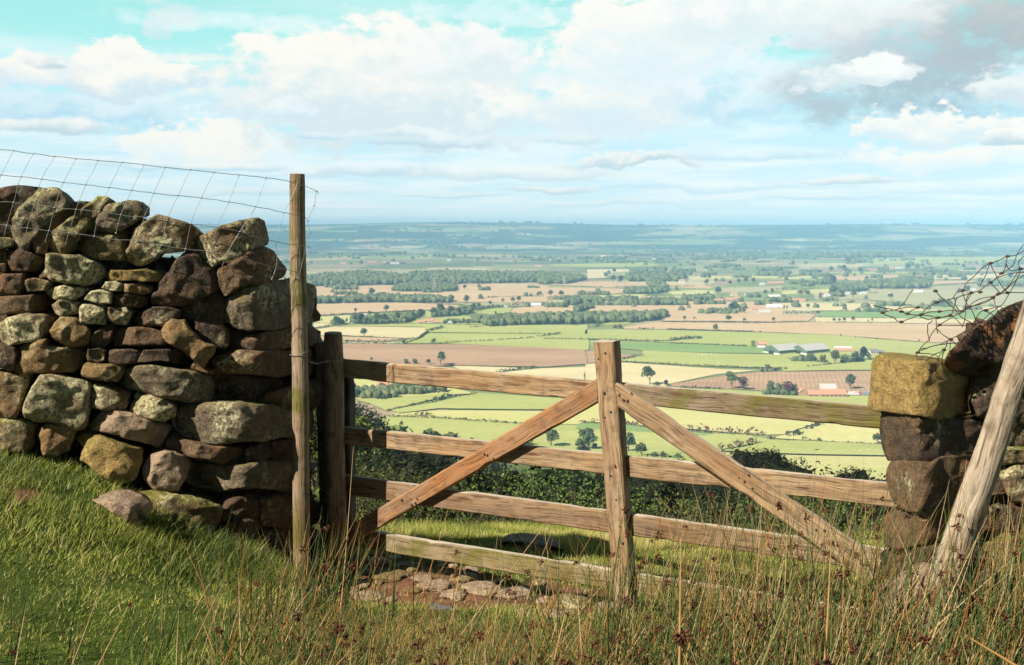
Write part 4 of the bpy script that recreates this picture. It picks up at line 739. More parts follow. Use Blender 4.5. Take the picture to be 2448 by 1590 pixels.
# ---------------------------------------------------------------- dry stone walls
def chaikin(p, k=1):
    for _ in range(k):
        q = []
        for a, b in zip(p, p[1:]+p[:1]): q += [(a[0]*.94+b[0]*.06, a[1]*.94+b[1]*.06), (a[0]*.06+b[0]*.94, a[1]*.06+b[1]*.94)]
        p = q
    return p
def resample(p, n):
    p = np.array(p+[p[0]]); s = np.concatenate([[0], np.cumsum(np.hypot(*np.diff(p, axis=0).T))]); t = np.linspace(0, s[-1], n, endpoint=False)
    return np.stack([np.interp(t, s, p[:, 0]), np.interp(t, s, p[:, 1])], 1)
TT = [.08, .17, .26, .35, .44, .53, .61, .69, .76, .82, .88, .93, .97, 1.0]
def stone(pts, depth_fn, mat, parent, seed, thick=.28, proud=0.0, rnd=.013, facet=.5, ridge=None, name='stone', N=80, rough=1.0, inward=(0, 1)):
    """a rock whose outline was traced; its front bulges in facets, its sides run back into the wall"""
    rr = random.Random(seed); o = resample(list(pts), N); c = o.mean(0)
    w = 1+.012*np.array([noise.noise(Vector((math.cos(a)*3+seed*3.1, math.sin(a)*3, seed))) + .7*noise.noise(Vector((math.cos(a)*9+seed, math.sin(a)*9, seed))) for a in np.linspace(0, 6.283, N, endpoint=False)])
    o = c+(o-c)*w[:, None]*1.04
    d0 = depth_fn(c[0]); sc = d0/F; half = max(.05, min(np.ptp(o[:, 0]), np.ptp(o[:, 1]))*sc*.5)
    pl = [(0, rr.uniform(-.34, .12)*facet, rr.uniform(-.15, .35)*facet)]
    for i in range(rr.randint(5, 8)):
        a = rr.uniform(0, 6.28); g = rr.uniform(.6, 2.2)*facet; pl.append((half*g*rr.uniform(.55, 1.05), math.cos(a)*g, math.sin(a)*g))
    if ridge: pl = [(0, 0.02, -.05)]+[(0, ridge[1], 0), (0, -ridge[2], .08)]
    R0 = min(rnd, half*.55); V = []
    def pt(q, off):
        v = P(q[0], q[1], depth_fn(q[0])+off); return v
    def h(q):
        x = (q[0]-(ridge[0] if ridge else c[0]))*sc; y = -(q[1]-c[1])*sc
        return min(a+gx*x+gy*y for a, gx, gy in pl)
    V.append(pt(c, -proud-h(c)))
    for t in TT:
        e = 0 if t < .74 else R0*(1-math.sqrt(max(0, 1-((t-.74)/.26)**2)))
        for q in c+(o-c)*t: V.append(pt(q, -proud-h(q)+e))
    base = [V[1+(len(TT)-1)*N+i] for i in range(N)]
    back = [(.04, 1.004), (.10, 1.0), (.17, .97), (.26, .92), (.36, .84), (.45, .66)]
    for k, s in back:
        for i in range(N):
            q = c+(o[i]-c)*s; b = base[i]; p = P(q[0], q[1], depth_fn(q[0])); off = k*thick/.45+R0*.6+.01
            V.append(p+Vector((inward[0]*off, inward[1]*off, 0))+Vector((0, -proud*.5, 0)) if k > .04 else b+Vector((inward[0]*thick*.08, inward[1]*thick*.08, 0)))
    cb = P(c[0], c[1], d0)+Vector((inward[0]*thick, inward[1]*thick, 0)); V.append(cb)
    sd = Vector((seed*1.7, seed*.9, 0)); out = []
    for v in V:
        a = noise.fractal(v*5+sd, .8, 2.1, 3); n2 = noise.noise_vector(v*8+sd); n3 = noise.noise_vector(v*26+sd); n2.x *= .55; n2.z *= .55
        ch = noise.cell(v*9+sd)*.0
        rg = abs(noise.noise(v*12+sd*2))*.020+abs(noise.noise(v*5+sd))*.014
        out.append(v+(n2*.012+n3*.006+Vector((0, -1, 0))*(a*.014-rg))*rough*min(1, half/.07))
    Fa = []; nrw = len(TT)+len(back)
    for i in range(N): Fa.append((0, 1+(i+1) % N, 1+i))
    for r_ in range(nrw-1):
        for i in range(N):
            j = (i+1) % N; a = 1+r_*N; Fa.append((a+i, a+j, a+N+j, a+N+i))
    L = len(out)-1; a = 1+(nrw-1)*N
    for i in range(N): Fa.append((a+i, a+(i+1) % N, L))
    m = mesh(name, out, Fa, SM[mat] if isinstance(mat, str) else mat, True)
    return link(name, m, parent)
WALL_L = P(330, 1180, 4.95); WALL_L.z = gz(WALL_L.x, 4.95)
wallL = thing('stone_wall', 'tall dry stone wall of lichen spotted gritstone left of the gate', 'stone wall', WALL_L)
SL = [ # zoom, material, proud, points
 (ZA,'d',.00,[(-110,560),(-110,420),(0,410),(60,392),(160,385),(290,395),(345,415),(250,500),(170,590),(130,650),(120,830),(0,835),(-110,830)]),
 (ZA,'g',.05,[(340,415),(440,398),(510,430),(600,540),(565,610),(480,640),(410,700),(340,800),(270,870),(230,965),(150,945),(108,800),(110,680),(140,610),(240,500)]),
 (ZA,'b',.02,[(520,560),(640,535),(700,525),(765,545),(720,620),(620,720),(480,800),(430,870),(400,975),(300,975),(268,860),(340,780),(430,650)]),
 (ZA,'M',.05,[(770,545),(850,478),(920,485),(985,540),(900,610),(800,680),(795,750),(720,800),(660,870),(620,960),(560,990),(450,985),(405,900),(415,800),(520,740),(650,640)]),
 (ZA,'g',.06,[(880,590),(980,540),(1100,515),(1200,520),(1250,560),(1262,640),(1200,680),(1080,770),(950,808),(830,800),(775,770),(785,690),(830,640)]),
 (ZA,'M',.03,[(730,860),(800,800),(950,812),(1090,770),(1130,800),(1110,920),(1080,1040),(880,1038),(740,990),(700,940)]),
 (ZA,'d',-.08,[(1120,780),(1220,675),(1300,688),(1220,800),(1130,980)]),
 (ZA,'d',-.10,[(600,545),(690,520),(760,545),(740,620),(620,640)]),
 (ZA,'m',.06,[(1180,770),(1250,710),(1380,643),(1480,665),(1600,705),(1690,740),(1775,812),(1720,880),(1650,945),(1546,968),(1400,975),(1330,1050),(1230,1088),(1130,1045),(1095,985),(1150,870)]),
 (ZA,'M',.02,[(-60,835),(60,838),(128,868),(105,912),(0,945),(-60,945)]),
 (ZA,'d',.0,[(-60,950),(45,955),(55,1065),(-60,1070)]),
 (ZA,'d',.02,[(60,960),(150,935),(300,990),(395,1008),(405,1060),(350,1138),(60,1143),(48,1040)]),
 (ZA,'b',.0,[(-60,1070),(42,1072),(55,1143),(-60,1150)]),
 (ZA,'L',.05,[(400,985),(430,975),(560,995),(700,1000),(780,1040),(880,1100),(935,1160),(850,1245),(700,1258),(560,1248),(440,1215),(390,1160),(400,1090)]),
 (ZA,'m',.0,[(335,1175),(395,1110),(415,1190),(350,1195)]),
 (ZA,'b',.02,[(-60,1160),(200,1153),(212,1200),(215,1280),(150,1348),(-60,1362)]),
 (ZA,'m',.02,[(218,1215),(290,1195),(400,1215),(455,1240),(400,1312),(240,1318),(213,1270)]),
 (ZA,'L',.04,[(408,1330),(430,1278),(560,1258),(640,1273),(790,1280),(730,1340),(640,1388),(480,1378)]),
 (ZA,'y',.05,[(958,1190),(975,1120),(1100,1133),(1270,1120),(1440,1165),(1400,1225),(1240,1225),(1160,1210),(1080,1222),(960,1218)]),
 (ZA,'L',.03,[(888,1285),(920,1235),(1000,1228),(1078,1250),(1080,1312),(960,1312)]),
 (ZA,'o',.03,[(1080,1322),(1090,1245),(1200,1238),(1335,1270),(1345,1322),(1260,1338),(1160,1322)]),
 (ZA,'L',.04,[(743,1390),(800,1310),(860,1300),(975,1325),(965,1422),(860,1424)]),
 (ZA,'d',.02,[(965,1400),(980,1330),(1200,1335),(1295,1370),(1300,1432),(1200,1462),(1000,1442)]),
 (ZA,'b',.02,[(-60,1372),(180,1350),(380,1333),(412,1400),(405,1480),(300,1502),(130,1512),(-60,1515)]),
 (ZA,'m',.03,[(453,1440),(520,1388),(600,1388),(705,1410),(692,1502),(560,1537),(490,1522)]),
 (ZC,'L',.04,[(693,60),(720,25),(915,40),(930,100),(918,208),(700,198)]),
 (ZC,'m',.03,[(925,150),(935,52),(1110,58),(1150,100),(1105,205),(1000,198)]),
 (ZC,'d',.03,[(1158,155),(1250,95),(1330,52),(1460,48),(1590,72),(1585,120),(1530,195),(1440,222),(1240,222),(1190,190)]),
 (ZB,'m',.07,[(325,850),(420,800),(540,745),(700,695),(860,673),(912,710),(928,780),(945,860),(925,915),(800,945),(700,1015),(560,1045),(470,1098),(400,1092),(340,1010),(315,920)]),
 (ZB,'b',.08,[(530,1100),(620,1070),(740,1000),(820,945),(930,930),(1000,965),(1040,1030),(1103,1125),(1080,1185),(1020,1225),(880,1245),(720,1275),(570,1355),(530,1250),(518,1170)]),
 (ZB,'d',.05,[(-60,1330),(0,1230),(100,1110),(220,970),(310,900),(345,990),(380,1090),(515,1120),(528,1290),(440,1335),(200,1442),(50,1442),(-60,1420)]),
 (ZB,'d',.0,[(188,1470),(250,1390),(380,1332),(480,1315),(570,1350),(605,1400),(575,1540),(560,1600),(605,1650),(600,1780),(560,1815),(480,1800),(340,1730),(290,1600),(210,1540)]),
 (ZB,'g',.07,[(552,1560),(590,1430),(630,1340),(700,1290),(900,1255),(1050,1218),(1180,1203),(1300,1240),(1350,1262),(1375,1400),(1370,1520),(1340,1587),(1200,1612),(1000,1642),(800,1657),(700,1642),(620,1592)]),
 (ZD,'b',.04,[(598,320),(650,280),(820,298),(960,258),(1200,232),(1320,213),(1360,260),(1370,350),(1330,398),(1200,405),(1000,432),(800,432),(640,428),(600,390)]),
 (ZD,'o',.13,[(32,260),(60,200),(110,170),(220,183),(255,240),(330,325),(400,368),(495,402),(465,460),(380,588),(330,532),(200,442),(110,392),(60,350),(35,310)]),
 (ZD,'b',.04,[(488,530),(500,470),(560,462),(600,430),(740,433),(900,443),(1100,438),(1300,398),(1360,440),(1362,560),(1330,652),(1200,642),(1050,667),(880,652),(700,642),(500,615)]),
 (ZD,'b',-.01,[(255,582),(310,543),(380,592),(480,612),(480,645),(330,618)]),
 (ZC,'L',.05,[(3,200),(60,148),(200,116),(290,123),(380,123),(472,150),(445,250),(350,335),(200,365),(70,388),(18,350)]),
 (ZC,'o',.06,[(426,262),(480,180),(520,138),(640,148),(700,190),(760,240),(795,300),(765,385),(640,400),(560,392),(480,352),(438,312)]),
 (ZC,'d',.02,[(795,290),(870,240),(985,193),(998,240),(965,350),(905,412),(830,402),(798,350)]),
 (ZC,'b',.04,[(983,345),(1010,260),(1060,233),(1240,233),(1400,258),(1452,270),(1450,375),(1400,388),(1200,388),(1080,388),(990,403)]),
 (ZC,'d',.02,[(-60,382),(0,383),(135,422),(143,460),(130,545),(100,632),(0,592),(-60,590)]),
 (ZC,'o',.05,[(113,620),(130,500),(150,420),(240,370),(402,333),(410,400),(500,410),(700,413),(748,460),(705,572),(630,628),(480,633),(250,638)]),
 (ZC,'d',.03,[(753,480),(770,420),(870,416),(918,440),(913,522),(860,543),(768,522)]),
 (ZC,'d',.03,[(938,520),(960,433),(1100,428),(1218,433),(1228,480),(1200,547),(1080,562),(958,547)]),
 (ZC,'d',.04,[(1222,500),(1260,430),(1400,423),(1546,420),(1590,440),(1592,522),(1540,553),(1400,523),(1300,533),(1213,543)]),
 (ZC,'o',.05,[(718,640),(730,570),(760,543),(900,563),(1085,563),(1085,620),(1035,703),(950,703),(800,688),(728,668)]),
 (ZC,'m',.03,[(-60,622),(120,648),(210,638),(238,660),(195,800),(172,950),(132,1028),(0,1032),(-60,1030)]),
 (ZC,'L',.07,[(203,970),(230,880),(300,740),(350,658),(430,648),(600,688),(750,708),(785,740),(773,860),(763,980),(732,1122),(620,1123),(480,1073),(300,1053),(218,1010)]),
 (ZC,'m',.03,[(775,900),(780,738),(860,736),(960,768),(1125,818),(1103,922),(1062,963),(960,953),(900,958),(800,938)]),
 (ZC,'g',.05,[(1092,660),(1110,598),(1200,576),(1400,588),(1600,608),(1750,638),(1862,690),(1882,760),(1862,892),(1780,913),(1600,883),(1400,843),(1250,793),(1128,762)]),
 (ZC,'L',.04,[(1133,990),(1160,900),(1190,818),(1300,838),(1450,868),(1533,930),(1533,1012),(1450,1063),(1350,1043),(1218,1012)]),
 (ZC,'p',.05,[(783,1110),(830,1030),(900,983),(980,963),(1130,988),(1240,1028),(1380,1088),(1503,1130),(1453,1202),(1402,1293),(1280,1263),(1100,1203),(980,1173),(880,1143),(800,1143)]),
 (ZC,'M',.03,[(-60,1038),(180,1053),(352,1090),(305,1120),(293,1250),(250,1325),(0,1330),(-60,1330)]),
 (ZC,'o',.05,[(328,1200),(360,1120),(410,1088),(560,1103),(643,1150),(623,1230),(593,1313),(480,1370),(380,1365),(338,1270)]),
 (ZC,'y',.08,[(648,1220),(720,1168),(850,1188),(1050,1258),(1233,1310),(1233,1400),(1193,1545),(1130,1605),(1000,1595),(880,1535),(780,1445),(688,1402),(740,1300)]),
 (ZD,'b',.05,[(66,1290),(80,1203),(200,1208),(300,1248),(480,1288),(560,1278),(700,1298),(753,1330),(752,1442),(640,1453),(540,1433),(380,1393),(200,1343),(80,1313)]),
 (ZD,'g',.10,[(128,1010),(160,948),(250,933),(380,908),(600,903),(800,918),(1000,928),(1100,968),(1200,978),(1320,998),(1332,1080),(1302,1182),(1100,1203),(900,1233),(600,1253),(480,1248),(280,1213),(180,1183),(128,1100)]),
 (ZD,'b',.03,[(876,892),(960,818),(1050,778),(1150,758),(1280,718),(1400,728),(1432,790),(1402,922),(1300,953),(1100,983),(1000,948),(880,923)]),
 (ZD,'d',-.12,[(480,640),(700,650),(1000,690),(1300,690),(1325,750),(1150,760),(960,812),(860,905),(490,910)]),
 (ZD,'g',.05,[(248,1560),(270,1468),(330,1428),(450,1438),(560,1458),(700,1448),(850,1428),(1000,1418),(1200,1408),(1300,1408),(1312,1640),(1200,1690),(900,1655),(700,1642),(560,1682),(360,1662),(258,1640)]),
 (ZD,'d',.0,[(750,1305),(900,1248),(963,1310),(973,1372),(900,1423),(757,1433)]),
 (ZD,'d',.0,[(958,1250),(1300,1188),(1322,1402),(1000,1412),(972,1330)]),
 (ZE,'p',.06,[(998,250),(1000,150),(1060,78),(1150,60),(1293,85),(1318,140),(1293,240),(1233,323),(1140,328),(1038,303)]),
 (ZE,'M',.14,[(940,332),(1050,343),(1200,368),(1400,398),(1520,438),(1550,475),(1520,560),(1440,640),(1290,640),(1250,560),(1120,510),(990,440)]),
 (ZF,'d',.0,[(130,400),(300,375),(400,425),(393,525),(250,565),(140,545)]),
 (ZF,'b',.01,[(405,410),(520,383),(640,383),(728,420),(748,560),(600,600),(425,570)]),
 (ZF,'d',.03,[(170,560),(340,530),(420,570),(400,660),(200,670)]),
 (ZF,'d',.0,[(430,600),(640,600),(740,620),(740,760),(420,740)]),
]
for i, (z, mt, pr, pts) in enumerate(SL):
    stone(z(pts), wall_depth, mt, wallL, i+1, thick=.32, proud=pr, facet=.55, inward=(-.16, 1))
# hearting behind the face and the dark core
def rocks(name, items, mat, parent, sub=2):
    V = []; Fa = []; o = 0
    for k, (p, s) in enumerate(items):
        b, f = BC[k % 4]; M = np.array(Matrix.Rotation(random.uniform(0, 6.28), 3, Vector((random.uniform(-1, 1), random.uniform(-1, 1), random.uniform(-1, 1))).normalized()))
        V.append((b*np.array([s*1.3, s, s*.75])) @ M.T+np.array(p)); Fa.append(f+o); o += len(b)
    m = mesh(name, np.vstack(V), np.vstack(Fa), mat, True); return link(name, m, parent)
CORE = [(-120,700),(-120,1210),(200,1230),(330,1260),(480,1330),(560,1360),(728,1400),(735,1250),(728,960),(742,900),(720,860),(735,700),(600,700),(575,640),(520,640),(470,655),(420,640),(350,615),(318,590),(290,560),(200,600),(100,560),(-120,560)]
HOLE = [(283,632),(340,636),(338,652),(290,654)]; HOLE2 = [(655,898),(700,902),(700,908),(650,904)]
it = []
for i in range(1500):
    x = random.uniform(-120, 745); y = random.uniform(500, 1400)
    if not in_poly(np.array([x]), np.array([y]), CORE)[0] or 288 < x < 335 and 632 < y < 652 or 640 < x < 705 and 885 < y < 915: continue
    it.append((P(x, y, wall_depth(x)+random.uniform(.16, .44)), random.uniform(.055, .09)))
h = rocks('hearting', it, SM['d'], wallL); h['kind'] = 'stuff'
WALL_R = P(2300, 1480, 3.95); WALL_R.z = gz(WALL_R.x, 3.95)
wallR = thing('stone_wall', 'dark dry stone wall end with a yellow stone right of the gate', 'stone wall', WALL_R)
SR = [
 (ZG,'r',.04,None,[(848,1150),(870,1088),(940,1008),(1050,898),(1200,788),(1350,688),(1450,638),(1560,605),(1700,600),(1850,640),(1850,1050),(1546,1085),(1430,1122),(1200,1152),(1090,1243),(950,1243),(880,1203)]),
 (ZG,'y',.05,(2218,.0,.95),[(193,1500),(205,1400),(225,1150),(260,1076),(420,1098),(600,1113),(780,1138),(900,1198),(1060,1243),(1088,1275),(1022,1350),(1033,1500),(1038,1600),(900,1617),(700,1602),(600,1587),(360,1567),(240,1550)]),
 (ZG,'d',-.02,None,[(1060,1330),(1100,1220),(1170,1150),(1300,1128),(1430,1120),(1600,1140),(1850,1150),(1850,1600),(1546,1680),(1400,1640),(1260,1645),(1150,1603),(1090,1480),(1060,1400)]),
 (ZH,'d',.03,(2180,.3,.5),[(315,240),(340,165),(500,180),(700,208),(900,228),(1200,232),(1290,300),(1265,500),(1150,575),(800,603),(500,603),(368,593),(328,480),(313,350)]),
 (ZH,'b',.06,(2215,.25,.7),[(356,760),(362,680),(400,618),(500,608),(700,638),(850,590),(1000,563),(1200,558),(1320,600),(1320,900),(1100,965),(900,983),(750,1003),(550,1048),(430,973),(383,880)]),
 (ZH,'b',.03,(2215,.25,.7),[(343,1150),(348,1090),(480,1058),(720,1018),(900,968),(1050,968),(1200,1000),(1250,1100),(1200,1330),(850,1345),(600,1343),(480,1383),(350,1353)]),
 (ZH,'d',.03,None,[(300,1440),(420,1388),(650,1368),(900,1345),(1200,1345),(1300,1450),(1300,1650),(800,1720),(400,1700),(310,1560)]),
 (ZH,'d',-.04,None,[(1290,80),(1480,60),(1850,60),(1850,470),(1490,485),(1290,470),(1260,300)]),
 (ZH,'M',.0,None,[(1300,500),(1480,492),(1850,480),(1850,635),(1500,620),(1310,640)]),
 (ZH,'m',.03,None,[(1340,720),(1500,640),(1850,640),(1850,930),(1640,1000),(1480,965),(1400,870)]),
 (ZH,'d',-.05,None,[(1250,1000),(1400,900),(1480,990),(1440,1260),(1250,1280)]),
 (ZH,'d',.0,None,[(1440,1010),(1600,1010),(1850,960),(1850,1270),(1450,1270)]),
 (ZH,'M',.03,None,[(1200,1310),(1400,1278),(1600,1288),(1850,1300),(1850,1600),(1500,1640),(1230,1580)]),
 (ZH,'d',.02,None,[(900,1600),(1300,1560),(1850,1600),(1850,1850),(1300,1850),(900,1800)]),
]
for i, (z, mt, pr, rg, pts) in enumerate(SR):
    stone(z(pts), rwall_depth, mt, wallR, 101+i, thick=.36, proud=pr, facet=.5, ridge=rg, N=90, inward=(.44, .9))
it = []
for i in range(420):
    x = random.uniform(2150, 2530); y = random.uniform(800, 1440)
    if x < 2330 and y < 1010 or x > 2330 and y < 780: continue
    if x < 2330 and y < 1330 and x < 2290: x = random.uniform(2240, 2300)
    it.append((P(x, y, rwall_depth(x)+random.uniform(.16, .42)), random.uniform(.05, .08)))
h = rocks('hearting', it, SM['d'], wallR); h['kind'] = 'stuff'
# loose rocks -----------------------------------------------------------
def loose(name, z, pts, d, mat, label, thick=.3, group=None, cat='rock', seed=0, proud=0, ridge=None, facet=.6, sink=0.0, tilt=0.0):
    pts = z(pts); cx = sum(p[0] for p in pts)/len(pts); cy = max(p[1] for p in pts); b = P(cx, cy, d)
    y0 = sum(p[1] for p in pts)/len(pts)
    o = stone(pts, lambda px: d, mat, None, seed, thick=thick, proud=proud, facet=facet, ridge=ridge, name=name, inward=(.4, .9) if pts[0][0] > 1800 else (0, 1))
    me = o.data; co_ = np.empty(len(me.vertices)*3, np.float32); me.vertices.foreach_get('co', co_); co_ = co_.reshape(-1, 3)
    o.location = b; me.vertices.foreach_set('co', (co_-np.array(b, dtype=np.float32)).ravel()); me.update()
    return tag(o, label, cat, group)
loose('boulder', Z8, [(1250,560),(1330,470),(1450,380),(1580,310),(1640,232),(1720,213),(1830,238),(1960,258),(2030,350),(2000,460),(1960,600),(1900,760),(1500,800),(1280,760)], 3.75, 'p', 'large pale pinkish boulder leaning among the rushes at the foot of the leaning post', .35, seed=201, ridge=(2270,.3,.5))
loose('flat_rock', ZE, [(655,396),(760,398),(880,440),(950,490),(980,540),(960,570),(880,560),(800,490),(720,440)], 4.45, 'p', 'flat pale rock half buried in the turf below the left wall', .22, seed=202)
cb = lambda p: p
g = 'worn stones set in the muddy path through the gateway'
PS = [(930,1376,46,26),(852,1402,38,28),(905,1340,30,10),(975,1352,36,18),(1010,1385,30,18),(1040,1398,42,22),(1108,1378,38,16),(1150,1405,48,24),(1085,1420,34,20),(985,1410,26,14),(1230,1418,46,18),(1290,1408,24,10),(1360,1436,52,20),(1452,1452,40,16),(880,1425,40,12),(1190,1448,34,12),(1320,1470,40,14),(1530,1390,30,8),(1590,1318,20,14),(1385,1288,16,6),(760,1412,24,12),(1440,1478,34,14),(1255,1465,28,10),(1130,1358,24,8),(1060,1345,20,8)]
def base5(seed):
    bm = bmesh.new(); bmesh.ops.create_icosphere(bm, subdivisions=4, radius=1)
    for v in bm.verts: v.co *= 1+.30*noise.noise(v.co*1.3+Vector((seed*5.1, 2, 0)))+.06*noise.noise(v.co*5)
    r_ = ([v.co[:] for v in bm.verts], [[v.index for v in f.verts] for f in bm.faces]); bm.free(); return r_
BC5 = [base5(k) for k in range(5)]
rp = random.Random(9)
while len(PS) < 75:
    x, y = rp.uniform(740, 1520), rp.uniform(1325, 1470); w = rp.uniform(7, 22)
    if in_poly(np.array([x]), np.array([y]), SOIL)[0]: PS.append((x, y, w, w*.5))
for i, (x, y, w, h) in enumerate(PS):
    for d in np.arange(3.6, 9, .03):
        q = P(x, y, d)
        if q.z < gz(q.x, d): break
    rx = w/F*d; vv, ff = BC5[i % 5]; ca, sa = math.cos(i*1.3), math.sin(i*1.3)
    V = []
    for p in vv:
        p = Vector(p); p *= 1+.10*noise.noise(p*3+Vector((i, 0, 0))); z_ = p.z; z_ = min(z_, .62+.2*noise.noise(p*2))
        X_, Y_ = p.x*rx, p.y*rx*random.uniform(.79, .81)
        V.append((X_*ca-Y_*sa, X_*sa*.8+Y_*ca*.9, z_*max(.02, rx*.30)-.006))
    o = link('path_stone', mesh('path_stone', V, [tuple(t) for t in ff], SM['p' if i % 3 else 'o'], True)); o.location = (q.x, d, gz(q.x, d))
    tag(o, 'pale worn stone bedded in the reddish soil of the gateway path', 'stone', g)
for x, y, w, h, lb in [(1275,1316,72,9,'long dark half buried slab in the grass behind the bottom rail'),]:
    loose('slab', cb, [(x-w, y-h*.8),(x-w*.3,y-h*.9),(x+w*.6,y+h*.2),(x+w,y+h*1.2),(x+w*.8,y+h*1.9),(x-w*.2,y+h*1.3),(x-w,y+h*.8)], 6.3, 'b', lb, .3, seed=400, proud=-.02)
bpy_p = []
# ---------------------------------------------------------------- timber
def timber(name, A, B, C, D, thick, mat, parent, back, wob=.0035, seed=0, seg=70, chip=.004, bev=.006, label=None):
    """beam whose front face has corners A(start,top) B(end,top) C(end,bottom) D(start,bottom); back = unit vector away from the front"""
    A, B, C, D = map(Vector, (A, B, C, D)); s = (A+D)/2; e = (B+C)/2; L = (e-s).length; ux = (e-s).normalized(); uy = back.normalized(); uz = ux.cross(uy).normalized()
    if uz.dot(A-D) < 0: uz = -uz
    uy = uz.cross(ux) if uz.cross(ux).dot(back) > 0 else -uz.cross(ux)
    M = Matrix((ux, uy, uz)).transposed().to_4x4(); M.translation = s; Mi = M.inverted(); a, b, c, d = Mi@A, Mi@B, Mi@C, Mi@D
    V = []; Fa = []; prof = []
    for (y, z) in ((0, 1), (0, .66), (0, .33), (0, 0), (.5, 0), (1, 0), (1, .5), (1, 1), (.5, 1)): prof.append((y, z))
    ring = []
    for k, (y, z) in enumerate(prof):
        corner = y in (0, 1) and z in (0, 1)
        if corner:
            pv = prof[k-1]; nx = prof[(k+1) % len(prof)]
            ring.append((y, z, pv)); ring.append((y, z, nx))
        else: ring.append((y, z, None))
    n = len(ring)
    for i in range(seg+1):
        t = i/seg; top = a.lerp(b, t); bot = d.lerp(c, t); H = (top-bot).length
        for y, z, tw in ring:
            p = bot.lerp(top, z); yy = y*thick
            q = Vector((p.x, yy, p.z))
            if tw is not None:
                q.y += (tw[0]-y)*thick*0+ (bev if tw[0] > y else -bev if tw[0] < y else 0); q.z += (bev if tw[1] > z else -bev if tw[1] < z else 0)
            w = noise.noise_vector(Vector((q.x*2.2+seed, q.y*6, q.z*6)))*wob+noise.noise_vector(Vector((q.x*11+seed, q.y*22, q.z*22)))*chip*.45
            ec = noise.noise(Vector((q.x*7+seed*2, y*3, z*5)))
            if tw is not None and ec > .25: w.z += (-.012 if z else .012)*(ec-.25)*2
            V.append(q+Vector((w.x if 0 < i < seg else w.x*2, w.y, w.z)))
    for i in range(seg):
        for k in range(n): Fa.append((i*n+k, i*n+(k+1) % n, (i+1)*n+(k+1) % n, (i+1)*n+k))
    Fa.append(tuple(range(n))[::-1]); Fa.append(tuple(seg*n+k for k in range(n)))
    m = mesh(name, V, Fa, WM[mat]); bm = bmesh.new(); bm.from_mesh(m); bmesh.ops.recalc_face_normals(bm, faces=bm.faces); bm.to_mesh(m); bm.free()
    o = link(name, m, parent, M)
    if label: o['label'] = label
    return o
GL = P(797, 1000, 5.62); GR = P(2150, 1000, 4.28); gn = Vector((GR.y-GL.y, -(GR.x-GL.x), 0)).normalized()   # towards camera
if gn.y > 0: gn = -gn
GB = -gn
def GP(px, py, off=0.0):
    """on the gate's plane pushed off metres towards the camera"""
    o = Vector((0, 0, CZ)); r = P(px, py, 5)-o; p0 = GL+gn*off; t = (p0-o).dot(gn)/r.dot(gn); return o+r*t
gb = GP(1490, 1450); gb.z = gz(gb.x, gb.y)
gate = thing('field_gate', 'weathered wooden gate with four rails and two diagonal braces', 'gate', gb)
def member(name, q, thick, mat, off, label, seed, **k):
    pts = [GP(x, y, off) for x, y in q]; return timber(name, *pts, thick, mat, gate, GB, seed=seed, label=label, **k)
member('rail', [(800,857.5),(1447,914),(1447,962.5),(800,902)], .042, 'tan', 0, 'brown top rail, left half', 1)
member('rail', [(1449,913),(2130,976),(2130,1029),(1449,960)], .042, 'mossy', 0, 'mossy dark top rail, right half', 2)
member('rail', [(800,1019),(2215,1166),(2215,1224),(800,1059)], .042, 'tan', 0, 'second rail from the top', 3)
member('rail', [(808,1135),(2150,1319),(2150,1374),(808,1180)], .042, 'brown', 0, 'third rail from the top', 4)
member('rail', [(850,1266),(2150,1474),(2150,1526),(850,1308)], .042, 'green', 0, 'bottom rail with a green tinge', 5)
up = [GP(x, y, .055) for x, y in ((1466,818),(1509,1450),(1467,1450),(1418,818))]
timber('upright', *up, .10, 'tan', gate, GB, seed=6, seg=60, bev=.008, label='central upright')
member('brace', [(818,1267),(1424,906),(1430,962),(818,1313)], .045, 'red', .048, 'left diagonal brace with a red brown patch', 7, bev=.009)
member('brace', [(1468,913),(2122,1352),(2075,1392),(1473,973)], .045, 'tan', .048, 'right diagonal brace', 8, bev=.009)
st = [GP(x, y, -.044) for x, y in ((836,900),(838,1345),(802,1345),(798,850))]
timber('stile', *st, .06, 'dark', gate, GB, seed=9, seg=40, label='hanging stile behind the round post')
def nail(px, py, off, r=.006, par=gate):
    p = GP(px, py, off+.002); bm = bmesh.new(); bmesh.ops.create_cone(bm, cap_ends=True, segments=10, radius1=r, radius2=r*.7, depth=.006, matrix=Matrix.Translation(p) @ gn.to_track_quat('Z', 'Y').to_matrix().to_4x4())
    m = bpy.data.meshes.new('nail'); bm.to_mesh(m); bm.free(); m.materials.append(NAIL); link('nail', m, par)
for z, L, off in ((Z5, [(95,312),(148,268),(142,572),(190,715),(145,755)], .055), (Z5, [(255,585),(288,625),(318,632),(345,572),(1205,1243),(1245,1200)], .048), (Z6, [(1215,225),(1240,235),(1290,262),(545,598),(620,590),(668,588),(625,640),(655,625),(2280,310),(2240,400)], .05),
                   (Z7, [(1160,405),(1090,425),(1130,458),(1185,500),(1640,795),(1700,800),(1765,900),(1790,905)], .048), (Z7, [(210,345),(178,410),(215,580),(240,770),(262,890)], .055)):
    for p in z(L): nail(*p, off, random.choice((.004, .006, .007)))
